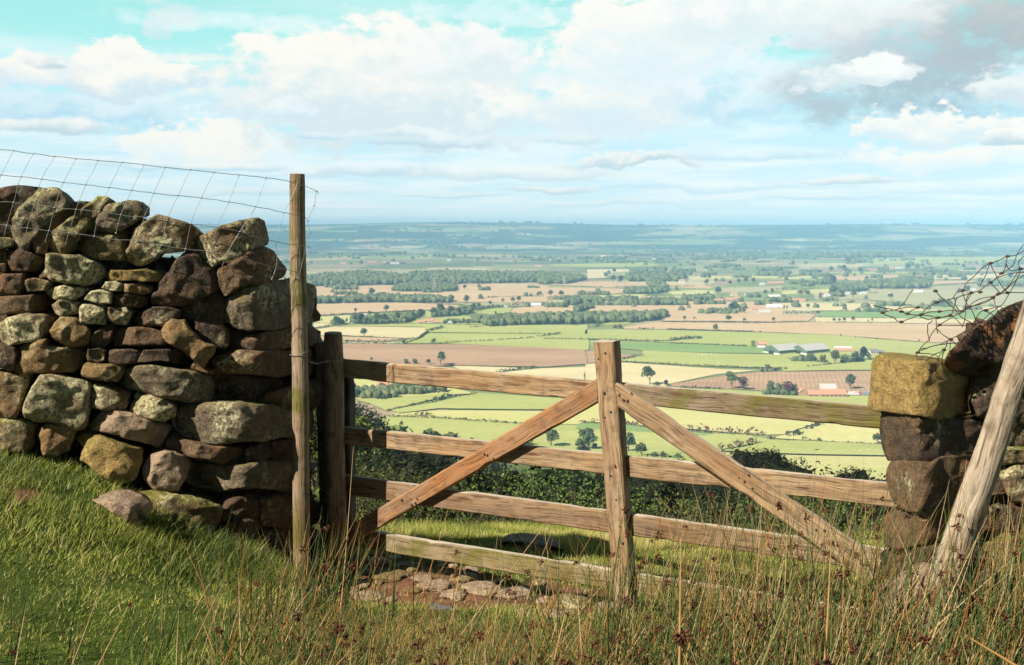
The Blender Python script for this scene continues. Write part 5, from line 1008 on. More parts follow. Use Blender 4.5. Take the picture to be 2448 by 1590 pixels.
def roundpost(name, top, bot, d0, d1, w0, w1, mat, label, cat='post', seed=0, zext=.25, flat=0, group=None, seg=60, rough=.004):
    """round post from pixel top to pixel bottom; widths in photo pixels"""
    a = P(*top, d0); b = P(*bot, d1); ax = (b-a).normalized(); b2 = b+ax*zext; L = (b2-a).length; r0 = w0/F*d0/2; r1 = w1/F*d1/2
    M = ax.to_track_quat('X', 'Z').to_matrix().to_4x4(); M.translation = a; V = []; n = 28
    for i in range(seg+1):
        t = i/seg; r = r0+(r1-r0)*min(1, t*L/(b-a).length)
        if i == 0: r *= .93
        for k in range(n):
            g_ = k/n*2*math.pi; p = Vector((0 if i == 0 else t*L, math.cos(g_)*r, math.sin(g_)*r)); x = t*L
            w = noise.noise(Vector((x*1.5+seed, math.cos(g_)*1.2, math.sin(g_)*1.2)))*rough*1.6+noise.noise(Vector((x*2+seed, math.cos(g_)*5, math.sin(g_)*5)))*rough*.6+noise.noise(Vector((x*14+seed, math.cos(g_)*3, math.sin(g_)*3)))*rough*.4
            c = Vector((0, noise.noise(Vector((x*1.3, seed, 0)))*r*.22, noise.noise(Vector((x*1.3, 0, seed)))*r*.22))
            V.append(Vector((p.x, p.y*(1+w/r), p.z*(1+w/r)))+c)
    V.append(Vector((-.004, 0, 0))+(sum(V[:n], Vector())/n)*1.0); Fa = []
    for i in range(seg):
        for k in range(n): Fa.append((i*n+k, i*n+(k+1) % n, (i+1)*n+(k+1) % n, (i+1)*n+k))
    for k in range(n): Fa.append((len(V)-1, (k+1) % n, k))
    m = mesh(name, V, Fa, WM[mat], True); bm = bmesh.new(); bm.from_mesh(m); bmesh.ops.recalc_face_normals(bm, faces=bm.faces)
    for e in bm.edges:
        if all(v.index < n for v in e.verts): e.smooth = False
    bm.to_mesh(m); bm.free()
    M.translation = a; o = link(name, m, None, M); return tag(o, label, cat, group)
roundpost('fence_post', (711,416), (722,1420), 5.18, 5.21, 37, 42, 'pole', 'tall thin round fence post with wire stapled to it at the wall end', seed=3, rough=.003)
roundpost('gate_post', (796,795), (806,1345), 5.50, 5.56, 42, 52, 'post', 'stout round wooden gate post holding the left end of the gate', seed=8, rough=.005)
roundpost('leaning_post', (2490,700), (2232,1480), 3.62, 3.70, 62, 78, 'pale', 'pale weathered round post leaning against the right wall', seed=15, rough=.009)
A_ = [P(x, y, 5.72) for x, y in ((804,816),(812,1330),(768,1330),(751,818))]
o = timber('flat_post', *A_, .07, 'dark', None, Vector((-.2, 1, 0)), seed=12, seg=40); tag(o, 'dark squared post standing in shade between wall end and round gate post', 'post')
# ---------------------------------------------------------------- wires
def wire(name, pts, r, mat, parent, jitter=0.0, n=None, label=None):
    n = n or max(12, len(pts)*7); q = smoothpath(pts, n)
    if jitter: q = q+np.array([tuple(noise.noise_vector(Vector(p)*17)*jitter) for p in q])
    v, f = tubes([q], [np.full(n, r)], 6); o = link(name, mesh(name, v, f, mat, True), parent)
    if label: o['label'] = label
    return o
def knots(name, pts, r, mat, parent):
    V = []; Fa = []; o = 0
    for p in pts:
        b, f = BC[1]; V.append(b*np.array([r*1.5, r, r])+np.array(p)); Fa.append(f+o); o += len(b)
    return link(name, mesh(name, np.vstack(V), np.vstack(Fa), mat, True), parent)
wf = thing('wire_fence', 'sagging square mesh wire strung over the left wall to the tall fence post', 'wire fence', P(350, 1180, 4.7))
dw = lambda px: float(np.interp(px, [-60, 560, 640, 712, 745], [4.58, 4.89, 4.99, 5.135, 5.15]))
HW = [[(0,0)]]
def WP(z, pts, off=0): return [P(x, y, dw(x)+off) for x, y in z(pts)]
h1 = [(-60,354)]+ZA([(0,65),(120,75),(295,102),(480,125),(670,146),(865,160),(1072,178),(1265,200),(1455,222)])+ZB([(278,242),(486,267),(706,289),(945,312),(1050,326),(1150,347),(1265,380),(1330,402),(1385,430),(1405,452)])
h2 = [(-60,412)]+ZA([(0,288),(185,305),(365,325),(557,354),(755,376),(962,398),(1158,423),(1355,450)])+ZB([(168,470),(372,490),(616,525),(850,568),(1100,620),(1270,655),(1315,700)])
h3 = [(-60,478)]+ZA([(0,525),(120,530),(300,550),(480,575),(670,592),(870,615),(1065,640),(1270,665)])+ZB([(70,690),(280,718),(512,748),(712,788),(860,838),(1035,875),(1160,900),(1270,910),(1340,928)])
h4 = [(-60,532)]+ZA([(0,730),(60,733),(240,755),(430,780),(605,800),(740,818),(830,828),(1000,855),(1210,865)])+ZB([(20,910),(235,940),(465,968),(590,995),(820,1050),(1030,1105),(1200,1140),(1310,1190)])
for h in (h1, h2, h3, h4): wire('line_wire', [P(x, y, dw(x)) for x, y in h], .0015, WIRE, wf, .0035, n=150)
ST_ = [ZA([(120,75),(10,288),(-60,430)]), ZA([(295,102),(185,305),(120,530),(60,733),(35,820)]), ZA([(480,125),(365,325),(300,550),(240,755),(215,850)]), ZA([(670,146),(557,354),(480,575),(430,780),(395,885)]), ZA([(865,160),(755,376),(670,592),(605,800),(575,900)]),
 ZA([(1072,178),(962,398),(870,615),(830,828)]), ZA([(1265,200),(1158,423),(1065,640),(1020,800)]), ZA([(1455,222),(1355,450),(1270,665),(1210,865)]), ZB([(278,242),(168,470),(70,690),(20,910),(-40,1010)]), ZB([(486,267),(372,490),(280,718),(235,940),(215,975)]),
 ZB([(706,289),(616,525),(512,748),(465,968),(425,1060)]), ZB([(945,312),(850,568),(712,788),(590,995),(555,1095)]), ZB([(1215,370),(1160,510),(1100,620),(1035,875),(1040,1000),(1030,1105),(990,1210)]), ZB([(1385,430),(1365,560),(1310,690),(1330,800),(1300,880),(1270,1020),(1220,1220)])]
for s in ST_: wire('stay_wire', [P(x, y, dw(x)+.002) for x, y in s], .0011, WIRE, wf, .002)
kk = []
for s in ST_:
    for x, y in s[:4]: kk.append(P(x, y, dw(x)-.001))
knots('knots', kk, .0032, WIRE, wf)['kind'] = 'stuff'
t = thing('tie_wire', 'twisted wire tying the tall fence post to the round gate post near its top', 'wire', P(735, 865, 4.95))
def loop(px, py, d, r, tilt=.1, n=24):
    c = P(px, py, d); return [c+Vector((math.cos(a)*r, math.sin(a)*r, math.sin(a+1.2)*r*tilt*2)) for a in np.linspace(0, 6.28, n)]
wire('loop', loop(715, 843, 5.19, .048), .0018, WIRE, t); wire('loop', loop(799, 862, 5.51, .054), .0018, WIRE, t)
wire('strand', [P(732,848,5.17), P(738,862,5.24), P(752,868,5.34), P(772,866,5.4), P(788,864,5.44), P(800,861,5.45)], .0017, WIRE, t, .003); wire('strand', [P(732,852,5.18), P(744,867,5.27), P(760,869,5.36), P(786,862,5.42)], .0015, WIRE, t, .003)
t = thing('tie_wire', 'thin twisted wire looped low round the gate post below the third rail', 'wire', P(790, 1190, 5.5))
wire('loop', loop(800, 1188, 5.53, .058), .0017, WIRE, t); wire('strand', [P(757,1161,5.5), P(775,1172,5.45), P(790,1183,5.44), P(812,1189,5.46), P(832,1190,5.5)], .0015, WIRE, t, .004)
tw = thing('tangled_wire', 'rusty tangle of old mesh wire sticking out above the right wall', 'wire', P(2300, 860, 3.9))
TW = [[(225,625),(300,645),(380,665),(460,680),(520,700),(620,710),(700,715),(790,735),(870,720),(895,715)],[(290,685),(330,710),(400,730),(440,765),(465,772),(540,745),(620,710),(700,690),(800,680),(900,670),(1000,670),(1060,640),(1200,600),(1320,530),(1400,515),(1620,520)],
 [(300,690),(380,675),(460,655),(530,640),(610,645)],[(330,712),(370,722),(415,738)],[(440,660),(500,590),(565,490)],[(765,500),(850,590),(930,660),(1000,730),(1100,790)],[(640,705),(700,640),(780,600),(860,575),(960,560),(1080,515),(1160,490),(1250,425),(1330,375),(1420,350),(1640,325)],
 [(920,560),(960,510),(1010,495),(1040,430),(1100,380),(1170,310),(1250,255),(1330,230),(1400,195),(1480,180),(1600,110)],[(1250,255),(1290,340),(1340,430),(1400,515)],[(1240,265),(1210,360),(1160,460)],[(1400,195),(1385,290),(1350,345),(1250,425)],[(1385,260),(1410,310),(1450,320),(1515,305),(1640,280)],
 [(1620,90),(1540,92),(1500,150),(1450,270),(1390,320),(1340,350)],[(1620,180),(1540,200),(1500,250),(1515,305)],[(1515,305),(1440,420),(1340,520),(1270,560),(1100,630),(1000,680),(900,740),(800,800),(740,870),(700,930),(640,1000),(600,1045)],[(1640,350),(1546,365),(1440,440),(1330,530),(1150,570),(1060,640)],
 [(800,800),(900,800),(1010,805),(1100,790),(1160,770),(1260,690),(1350,620),(1420,520),(1520,330)],[(600,1045),(700,1000),(800,970),(880,935),(990,880),(1100,820),(1160,770)],[(640,1010),(740,985),(860,965),(1000,950)],[(600,1045),(700,1050),(780,1070),(805,1160)],[(600,1045),(605,1110)],[(780,830),(830,880),(900,925),(960,990)],
 [(770,740),(775,830),(790,870)],[(680,1120),(760,1060),(840,1020),(860,980),(880,935)],[(1190,670),(1250,660),(1330,640),(1410,670),(1640,700)],[(1190,670),(1280,720),(1350,770)],[(1080,520),(1040,600),(1010,680),(960,640),(940,600),(960,560)],[(1010,500),(1040,600),(1090,680),(1130,750),(1160,770)],[(1270,570),(1310,650),(1350,730)],[(905,730),(940,600),(920,560)],
 [(1000,820),(1030,720),(1045,560),(1080,520)],[(1080,860),(1100,790),(1150,700),(1190,670)],[(905,930),(890,1030),(860,1110)],[(825,1165),(830,1060),(850,1010)],[(775,1140),(800,1070),(840,1020)],[(740,760),(700,800),(700,860),(720,950)],[(620,710),(680,745),(740,750),(895,715)],[(1250,425),(1320,500),(1340,520)],[(520,700),(560,670),(610,645)],[(900,720),(960,760),(1010,820)]]
for i, s in enumerate(TW):
    off = random.uniform(-.10, .10); wire('wire_strand', [P(x, y, 3.86+off*.6+.05*math.sin(k*1.7+i)) for k, (x, y) in enumerate(ZG(s))], .0017, RUST, tw, .004)
knots('knots', [P(x, y, 3.85+random.uniform(-.03, .03)) for x, y in ZG([(300,690),(465,680),(465,772),(610,645),(520,700),(640,708),(790,735),(895,715),(765,500),(800,680),(775,600),(1000,680),(1060,640),(1080,515),(1010,495),(1160,510),(1250,255),(1400,195),(1345,345),(1250,425),(1515,305),(1320,525),(1400,515),(1270,560),(800,800),(1100,790),(1160,772),(1210,670),(900,925),(610,1042),(840,1018)])], .0055, RUST, tw)['kind'] = 'stuff'
# ---------------------------------------------------------------- grass
def grass_mat(name, stops):
    n = NT(name, .55, .3); k = n.attr('rnd'); col = n.ramp(k, stops)
    tr = n.new('ShaderNodeBsdfTranslucent', {'Color': col}); mx = n.new('ShaderNodeMixShader', {0: .25, 1: n.b.outputs[0], 2: tr.outputs[0]}); n.set(n.n['Material Output'].inputs[0], mx.outputs[0])
    return n.done(col)
M_grass = grass_mat('grass_blades', [(0, (.02, .035, .008)), (.3, (.07, .115, .018)), (.58, (.23, .28, .038)), (.82, (.42, .43, .075)), (.97, (.54, .44, .19))])
M_rush = grass_mat('rush_stems', [(0, (.018, .032, .012)), (.25, (.06, .10, .03)), (.5, (.19, .21, .06)), (.66, (.27, .11, .03)), (.84, (.46, .26, .09)), (1, (.56, .42, .23))])
n = NT('rush_seed_heads', .9, .1); k = n.attr('rnd'); M_seed = n.done(n.ramp(k, [(0, (.035, .012, .012)), (.6, (.10, .035, .022)), (1, (.22, .09, .045))]))
def blades(name, x, y, ln, w, lean, rn, mat, label, cat, seed=0, dirx=.5, diry=.15, segs=4):
    r = np.random.RandomState(seed); N = len(x); z = ground(x, y); az = r.uniform(0, 6.28, N)
    dx = np.cos(az)*.8+dirx; dy = np.sin(az)*.8+diry; l = np.hypot(dx, dy)+1e-6; dx /= l; dy /= l
    t = np.linspace(0, 1, segs)[None, :]; L = ln[:, None]; k = lean[:, None]
    hx = L*np.sin(k)*t**1.6; hz = L*np.cos(k*.9)*t*(1-.15*k*t)
    c = np.stack([x[:, None]+dx[:, None]*hx, y[:, None]+dy[:, None]*hx, z[:, None]-.008+hz], -1)
    fa = r.uniform(0, 6.28, N); ww = w[:, None]*(1-t**1.5)*.5+.00012; sx = np.cos(fa)[:, None]*ww; sy = np.sin(fa)[:, None]*ww*.5
    a = c.copy(); b = c.copy(); a[..., 0] -= sx; a[..., 1] -= sy; b[..., 0] += sx; b[..., 1] += sy
    v = np.stack([a, b], 2).reshape(-1, 3); i = (np.arange(N)[:, None]*segs*2+np.arange(segs-1)[None, :]*2).reshape(-1)
    f = np.stack([i, i+1, i+3, i+2], -1); m = mesh(name, v, f, mat); fattr(m, 'rnd', np.repeat(np.clip(rn, 0, 1), segs*2))
    return tag(link(name, m), label, cat, None, 'stuff')
def scatter(cnt, x0, x1, y0, y1, seed):
    r = np.random.RandomState(seed); y = np.sqrt(r.uniform(y0*y0, y1*y1, cnt)); x = r.uniform(-1, 1, cnt)*y*.62; x = x+r.normal(0, .004, cnt)
    z = ground(x, y); px, py = PXY(x, y, z); ok = (px > -160) & (px < 2610) & (py < 1720) & (x > x0) & (x < x1)
    jx = 14*snoise(x*9, y*9, 5); jy = 9*snoise(x*9, y*9, 6)
    soil = (in_poly(px+jx, py+jy, SOIL) | in_poly(px+jx*.5, py+jy*.5, PATCH)) & (y < 7)
    keep = ok & (~soil | (r.uniform(0, 1, cnt) < .05))
    return x[keep], y[keep], px[keep], py[keep]
x, y, px, py = scatter(560000, -9, 9, 2.7, 9.6, 21)
r = np.random.RandomState(5)
# long tufts against the wall foot, shade painted into their colour, short cropped turf elsewhere
wd = np.interp(px, [-300, 0, 570, 615, 765, 900], [4.62, 4.77, 5.07, 5.13, 5.62, 5.7])
behindwall = ((px < 735) & (y > wd+.15)) | ((px > 2150) & (y > 4.3))
keep = ~behindwall; x, y, px, py, wd = x[keep], y[keep], px[keep], py[keep], wd[keep]
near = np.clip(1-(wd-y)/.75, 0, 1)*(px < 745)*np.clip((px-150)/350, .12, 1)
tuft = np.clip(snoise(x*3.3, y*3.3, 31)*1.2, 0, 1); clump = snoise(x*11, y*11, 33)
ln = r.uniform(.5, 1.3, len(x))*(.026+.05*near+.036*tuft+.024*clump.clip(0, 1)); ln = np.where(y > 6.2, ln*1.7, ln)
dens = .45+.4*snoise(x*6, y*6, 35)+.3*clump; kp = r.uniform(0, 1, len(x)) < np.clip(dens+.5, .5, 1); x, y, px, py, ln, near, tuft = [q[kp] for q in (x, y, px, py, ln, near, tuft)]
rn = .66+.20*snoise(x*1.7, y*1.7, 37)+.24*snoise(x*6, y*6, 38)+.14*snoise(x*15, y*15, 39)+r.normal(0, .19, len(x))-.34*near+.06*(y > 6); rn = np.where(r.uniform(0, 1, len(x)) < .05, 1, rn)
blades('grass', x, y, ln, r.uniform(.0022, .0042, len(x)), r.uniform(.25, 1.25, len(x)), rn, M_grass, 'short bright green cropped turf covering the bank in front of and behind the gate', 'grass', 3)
x, y, px, py = scatter(52000, -9, 9, 2.7, 5.4, 22)
wd = np.interp(px, [-300, 0, 570, 615, 765, 900], [4.62, 4.77, 5.07, 5.13, 5.62, 5.7]); t_ = snoise(x*3.3, y*3.3, 31)
g_ = ((px < 760) & (y < wd+.05) & (y > wd-.75) & (px > 300+r.uniform(0, 200, len(px))) & (t_ > -.3) & (r.uniform(0, 1, len(x)) < .6)) | ((t_ > .55) & (px < 900) & (y < 4.6) & (r.uniform(0, 1, len(x)) < .35)); x, y = x[g_], y[g_]
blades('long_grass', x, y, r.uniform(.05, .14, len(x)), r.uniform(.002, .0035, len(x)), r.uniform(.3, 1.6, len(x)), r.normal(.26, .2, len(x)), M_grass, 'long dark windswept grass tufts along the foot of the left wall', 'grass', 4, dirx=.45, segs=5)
# ---------------------------------------------------------------- rushes
def seedheads(pts, sizes, seed=0):
    r = np.random.RandomState(seed); V = []; Rn = []; n_ = 26
    for p, s in zip(pts, sizes):
        d = r.normal(size=(n_, 3)); d /= np.linalg.norm(d, axis=1, keepdims=True); ln_ = s*r.uniform(.5, 1.35, n_)[:, None]
        b = np.array(p)+d*s*.15; e = np.array(p)+d*ln_; mid = np.array(p)+d*ln_*.7; a = np.cross(d, r.normal(size=(n_, 3))); a /= np.linalg.norm(a, axis=1, keepdims=True); c = np.cross(d, a); w = s*.19
        V.append(np.stack([b, mid+a*w, mid-a*w*.5+c*w*.87, mid-a*w*.5-c*w*.87, e], 1).reshape(-1, 3)); Rn.append(np.repeat(r.uniform(0, 1, n_), 5))
    V = np.vstack(V); N = len(V)//5; o = np.arange(N)[:, None]*5
    f = np.concatenate([o+np.array(q) for q in ((0,1,2),(0,2,3),(0,3,1),(4,2,1),(4,3,2),(4,1,3))]); return V, f, np.concatenate(Rn)
def rushstems(base, az, lean, ln, rad, seed, segs=8):
    r = np.random.RandomState(seed); N = len(base); t = np.linspace(0, 1, segs)[None, :]; k = lean[:, None]; L = ln[:, None]; bend = r.uniform(-.1, .28, N)[:, None]
    hx = L*(np.sin(k)*t+bend*.35*t**2); hz = L*(np.cos(k)*t-np.abs(bend)*.12*t**3)
    p = np.stack([base[:, 0:1]+np.cos(az)[:, None]*hx, base[:, 1:2]+np.sin(az)[:, None]*hx, base[:, 2:3]-.02+hz], -1)
    return p, rad[:, None]*(1-.88*t**1.3)
r = np.random.RandomState(77); bx = []; 
def clump_(cx, cy, n_, sp, h, seed):
    for i in range(n_):
        bx.append((cx+r.normal()*sp, cy+r.normal()*sp*.8, h*r.uniform(.6, 1.15)))
# tussocks: (photo x at the foot, depth, stems, spread, height)
for px_, d, n_, sp, h in [(1750,3.9,130,.16,.74),(1900,3.6,150,.18,.74),(2050,3.5,150,.17,.70),(2180,3.35,50,.16,.6),(2330,3.3,90,.17,.6),(2460,3.3,160,.15,.6),(1600,3.9,90,.16,.66),(1500,3.7,80,.15,.6),(1350,4.0,36,.15,.50),(1230,3.8,16,.14,.48),(1130,4.1,12,.14,.45),(1000,3.9,14,.13,.42),
    (880,4.2,30,.13,.45),(760,4.35,70,.08,.44),(690,4.1,50,.1,.42),(610,3.8,36,.1,.38),(560,3.5,34,.12,.34),(1700,3.3,190,.2,.55),(1900,3.1,210,.2,.44),(2100,3.0,220,.2,.38),(2300,2.95,220,.2,.34),(1480,3.3,150,.2,.36),(1300,3.2,160,.2,.25),(1100,3.2,140,.2,.21),(900,3.25,120,.18,.22),(750,3.35,85,.17,.28),(620,3.3,40,.15,.30),(2400,3.6,120,.14,.62),(2250,3.75,24,.12,.55),(430,3.2,12,.15,.3),(300,3.2,10,.2,.28),(100,3.1,12,.12,.34),(30,3.1,12,.08,.36)]:
    b = P(px_, 1500, d); clump_(b.x, d, n_, sp, h, 1)
bx = np.array(bx); bz = ground(bx[:, 0], bx[:, 1]); base = np.stack([bx[:, 0], bx[:, 1], bz], 1); N = len(base)
az = r.normal(.1, .9, N); az = np.where(r.uniform(0, 1, N) < .2, az+math.pi, az); lean = np.abs(r.normal(.30, .22, N)); ln = bx[:, 2]; rad = r.uniform(.0013, .0032, N)
sp, sr = rushstems(base, az, lean, ln, rad, 3); v, f = tubes(sp, sr, 4)
rnv = np.clip(np.where(r.uniform(0, 1, N) < .58, r.uniform(0, .42, N), r.uniform(.42, 1, N)**1.2), 0, 1)
m = mesh('rushes', v, f, M_rush, True); tt = np.repeat(np.linspace(0, 1, 8)[None, :], N, 0); fattr(m, 'rnd', np.repeat(np.clip(rnv[:, None]+.22*tt**2, 0, 1).reshape(-1), 4))
ru = tag(link('rushes', m), 'dense stand of green and straw coloured rushes along the foreground', 'rushes', None, 'stuff')
ok = np.where((r.uniform(0, 1, N) < .11) & (base[:, 0] > -.9))[0]; ti = r.choice([5, 6], len(ok)); V, f, rn_ = seedheads([sp[i, t]+np.array([.004, -.004, 0]) for i, t in zip(ok, ti)], r.uniform(.009, .019, len(ok)), 5)
m = mesh('seed_heads', V, f, M_seed); fattr(m, 'rnd', rn_); o = link('seed_heads', m, ru); o['kind'] = 'stuff'
# dry litter at the feet of the rushes
x, y, px, py = scatter(24000, -9, 9, 2.7, 4.3, 44); kp = (px > 560+r.uniform(-150, 250, len(px))) & (py > 1490-r.uniform(0, 50, len(px))); x, y = x[kp], y[kp]
blades('dry_grass', x, y, r.uniform(.05, .22, len(x)), r.uniform(.0018, .0035, len(x)), r.uniform(.3, 1.7, len(x)), r.uniform(.1, .95, len(x)), M_rush, 'tangled dry grass and dead stems between the rushes', 'grass', 9, dirx=.4, segs=5)
# tall stems close to the camera, one object each
def stem(p0, p1, d0, d1, r0, label, head=None, hr=.012, bend=.02, rn=.7, i=0):
    a = P(*p0, d0); b = P(*p1, d1); q = smoothpath([a, a.lerp(b, .5)+Vector((bend, 0, bend*.3)), b], 14)
    a.z = min(a.z, a.z); v, f = tubes([q-np.array(a)], [np.linspace(r0, r0*.25, 14)], 6)
    t = thing('rush_stem', label, 'rush stem', a); m = mesh('stem', v, f, M_rush, True); fattr(m, 'rnd', np.full(len(v), rn)); o = bpy.data.objects.new('stem', m); COL.objects.link(o); o.parent = t
    if head is not None:
        c = q[0]*(1-head)+q[-1]*head-np.array(a); V, f, rr_ = seedheads([c+np.array([.004, -.003, 0])], [hr], i); m = mesh('seed_head', V, f, M_seed); fattr(m, 'rnd', rr_); o = bpy.data.objects.new('seed_head', m); COL.objects.link(o); o.parent = t
for i, a in enumerate([((1622,1760),(1628,1290),2.2,2.25,.0042,'pale straw stem rising straight with a big brown seed head near its middle',.52,.022,.0,.88),((1955,1780),(1988,1275),2.3,2.4,.0042,'long blurred straw stem just right of centre of the rushes',None,0,.004,.85),((1740,1800),(1900,1370),2.0,2.3,.0045,'leaning thick olive stem close to the camera',None,0,.004,.5),
   ((2090,1820),(2255,1395),1.9,2.2,.0042,'leaning green stem with a dark round seed head near the bottom right',.66,.02,.004,.4),((1955,1900),(1962,1540),2.0,2.1,.0035,'short stem topped by a dark round seed head at the bottom edge',.86,.022,.0,.3),((2580,1690),(2318,1525),1.8,1.9,.0050,'thick orange brown dead stem crossing the lower right corner',None,0,.003,.80),
   ((100,1760),(260,1345),2.7,3.0,.0020,'thin bare straw stem leaning right in the lower left turf',None,0,.01,.9),((190,1680),(312,1440),2.7,2.9,.0025,'straw stem with a pale seed head in the lower left turf',.97,.009,.0,.86),((30,1700),(28,1390),2.8,2.9,.0022,'dark upright stem with a brown tuft at the left edge',.45,.011,-.004,.1),
   ((215,1610),(155,1500),2.9,3.0,.0022,'short dark stem leaning left in the lower left turf',None,0,.0,.08),((1010,1420),(1082,1180),4.1,4.5,.0022,'tall pale stem crossing the third rail beside the gate post',None,0,.003,.8),((805,1560),(845,1068),4.0,4.5,.0026,'tall straw stem in front of the gate post',None,0,.004,.92),((745,1440),(860,1220),4.4,4.5,.0022,'straw stem between the fence post and gate post',None,0,.002,.88),
   ((1100,1520),(1362,1175),3.6,4.3,.0024,'long straw stem leaning right before the left half of the gate',None,0,.004,.9),((1250,1560),(1480,1165),3.5,4.2,.0024,'long reddish stem leaning across the central upright',.5,.014,.004,.72),((1500,1560),(1655,1230),3.5,4.0,.0022,'long straw stem leaning right of the central upright',None,0,.003,.9)]):
    stem(*a, i=i)
# ---------------------------------------------------------------- puddle
V = [P(x, y, 4.95) for x, y in resample(chaikin(pd, 2), 28)]; cg = sum(V, Vector())/len(V); V = [Vector((v.x, cg.y+(v.y-cg.y), 0)) for v in V]
cpx = []
for x_, y_ in resample(chaikin(pd, 2), 28):
    for d in np.arange(3.8, 6.5, .02):
        q = P(x_, y_, d)
        if q.z < gz(q.x, d)+.004: break
    cpx.append(q)
zc = sorted(q.z for q in cpx)[len(cpx)//3]-.002
m = mesh('puddle', [(q.x, q.y, zc) for q in cpx], [tuple(range(len(cpx)))], M_pud); tag(link('puddle', m), kind='structure')
# ---------------------------------------------------------------- light, sky, air
SUN_AZ = (-.79, -.61); SUN_EL = R(40)
L = bpy.data.lights.new('sun', 'SUN'); L.energy = 5.0; L.angle = R(.5); L.color = (1, .92, .78); so_ = bpy.data.objects.new('sun', L); COL.objects.link(so_)
sd_ = Vector((SUN_AZ[0]*math.cos(SUN_EL), SUN_AZ[1]*math.cos(SUN_EL), math.sin(SUN_EL))); so_.rotation_euler = sd_.to_track_quat('Z', 'Y').to_euler(); so_.location = (0, 0, 50)
w = bpy.data.worlds.new('World'); SC.world = w; w.use_nodes = True; T = w.node_tree; T.nodes.clear()
SKYV = 10.2
_W, _B, _G, _D = (.96, .935, .86), (.48, .72, .84), (.54, .68, .74), (.36, .49, .56)
CL = [(620,70,330,30,(.9,.97,.94),(.8,.93,.92),.6,1.2),(420,55,50,50,(.80,.84,.85),(.70,.80,.82),.6,1.0),(480,160,170,16,_W,_W,.6,1.0),
 (1250,40,300,40,(.85,.96,.93),(.8,.93,.92),.6,1.2),(150,300,330,55,(.72,.86,.92),_B,.9,.9),(60,215,110,60,_W,(.70,.82,.87)),(130,185,50,24,_W,_G),(300,205,130,85,_W,(.66,.78,.84)),(420,215,130,42,_W,(.66,.80,.86)),(140,330,160,26,(.97,.95,.90),_G,.9,.8),
 (560,265,200,34,_W,(.62,.80,.88),.8,.8),(520,350,190,58,_W,(.78,.90,.93)),(330,400,260,20,(.88,.95,.95),_B,.6,1.),(930,220,430,165,_W,(.68,.80,.83),1,.6,.85),(1130,150,200,70,(.90,.92,.90),(.72,.82,.84),.8,.9),(700,270,90,34,(.88,.92,.93),(.64,.80,.88),.8,.7),(1040,335,190,32,(.86,.90,.90),(.60,.74,.80),.85,.8),
 (1420,260,300,90,_W,(.70,.83,.87),1,.7,.8),(1560,120,290,150,_W,(.76,.87,.89),1,.55,.8),(1880,50,430,150,(.95,.95,.90),(.74,.84,.85),1,.7),(1780,240,220,70,(.86,.92,.93),_B,.7,1.),
 (2190,180,330,135,(.56,.63,.65),(.36,.49,.56),.97,1.2,1.),(2420,90,260,130,(.56,.58,.56),(.42,.48,.50),.95,1.2,1.),(2080,90,200,60,(.84,.86,.83),(.62,.68,.69),.8,1.),(2035,195,120,36,(.93,.95,.91),(.70,.78,.80),1,.6),(2390,245,120,36,(.90,.92,.89),(.66,.75,.79),.9,.7),
 (1800,375,240,22,(.80,.90,.93),(.55,.76,.85),.8,.9),(2230,315,180,42,_W,(.72,.83,.87)),(1500,385,180,36,_W,_G,.95,.7),(2200,395,240,46,_W,(.78,.89,.92),1,.7),(2430,350,110,30,_W,_G),(900,410,260,26,(.93,.96,.94),_G,.7,1.),(1250,420,300,24,_W,_G,.6,1.),(1700,450,380,18,(.94,.97,.95),_B,.6,1.2),(600,460,300,16,_W,_G,.5,1.2),(2300,465,260,14,_W,_B,.5,1.2),(820,330,60,16,(.8,.88,.9),_B,.8,.7),(1010,345,170,14,(.7,.82,.86),(.52,.68,.76),.9,.8),(1330,330,120,18,(.8,.88,.9),(.58,.74,.80),.8,.8),(560,400,160,18,_W,_B,.8,.7),(1100,470,220,10,_W,_B,.7,.8),(1500,490,260,9,_W,_B,.7,.8),(1950,480,260,10,_W,_B,.7,.8),(840,505,160,7,_W,_B,.6,.8),(2200,505,220,7,_W,_B,.6,.8),(1990,440,150,14,_W,_G,.9,.6),(1330,455,120,12,_W,_G,.8,.6)]
class WT(NT):
    def __init__(s): s.t = T; s.n = T.nodes
n = WT()
sky = n.new('ShaderNodeTexSky', sky_type='NISHITA', sun_disc=False, sun_elevation=SUN_EL, sun_rotation=math.atan2(SUN_AZ[0], SUN_AZ[1]) % (2*math.pi), air_density=1.0, dust_density=.6, ozone_density=2.0)
d = n.new('ShaderNodeTexCoord').outputs['Generated']; sx = n.new('ShaderNodeSeparateXYZ', {0: d}); X_, Y_, Z_ = sx.outputs
zc_ = n.math('MAXIMUM', Z_, 0.0)
def cloudcoord(off, k):
    den = n.math('ADD', zc_, k); return n.new('ShaderNodeCombineXYZ', {0: n.math('DIVIDE', X_, den), 1: n.math('DIVIDE', Y_, den), 2: off}).outputs[0]
def add(*a):
    o = a[0]
    for b in a[1:]: o = n.math('ADD', o, b)
    return o
def mul(a, b): return n.math('MULTIPLY', a, b)
AZ = mul(n.math('ARCTAN2', X_, Y_), 57.2958); EL = mul(n.math('ARCSINE', Z_), 57.2958)
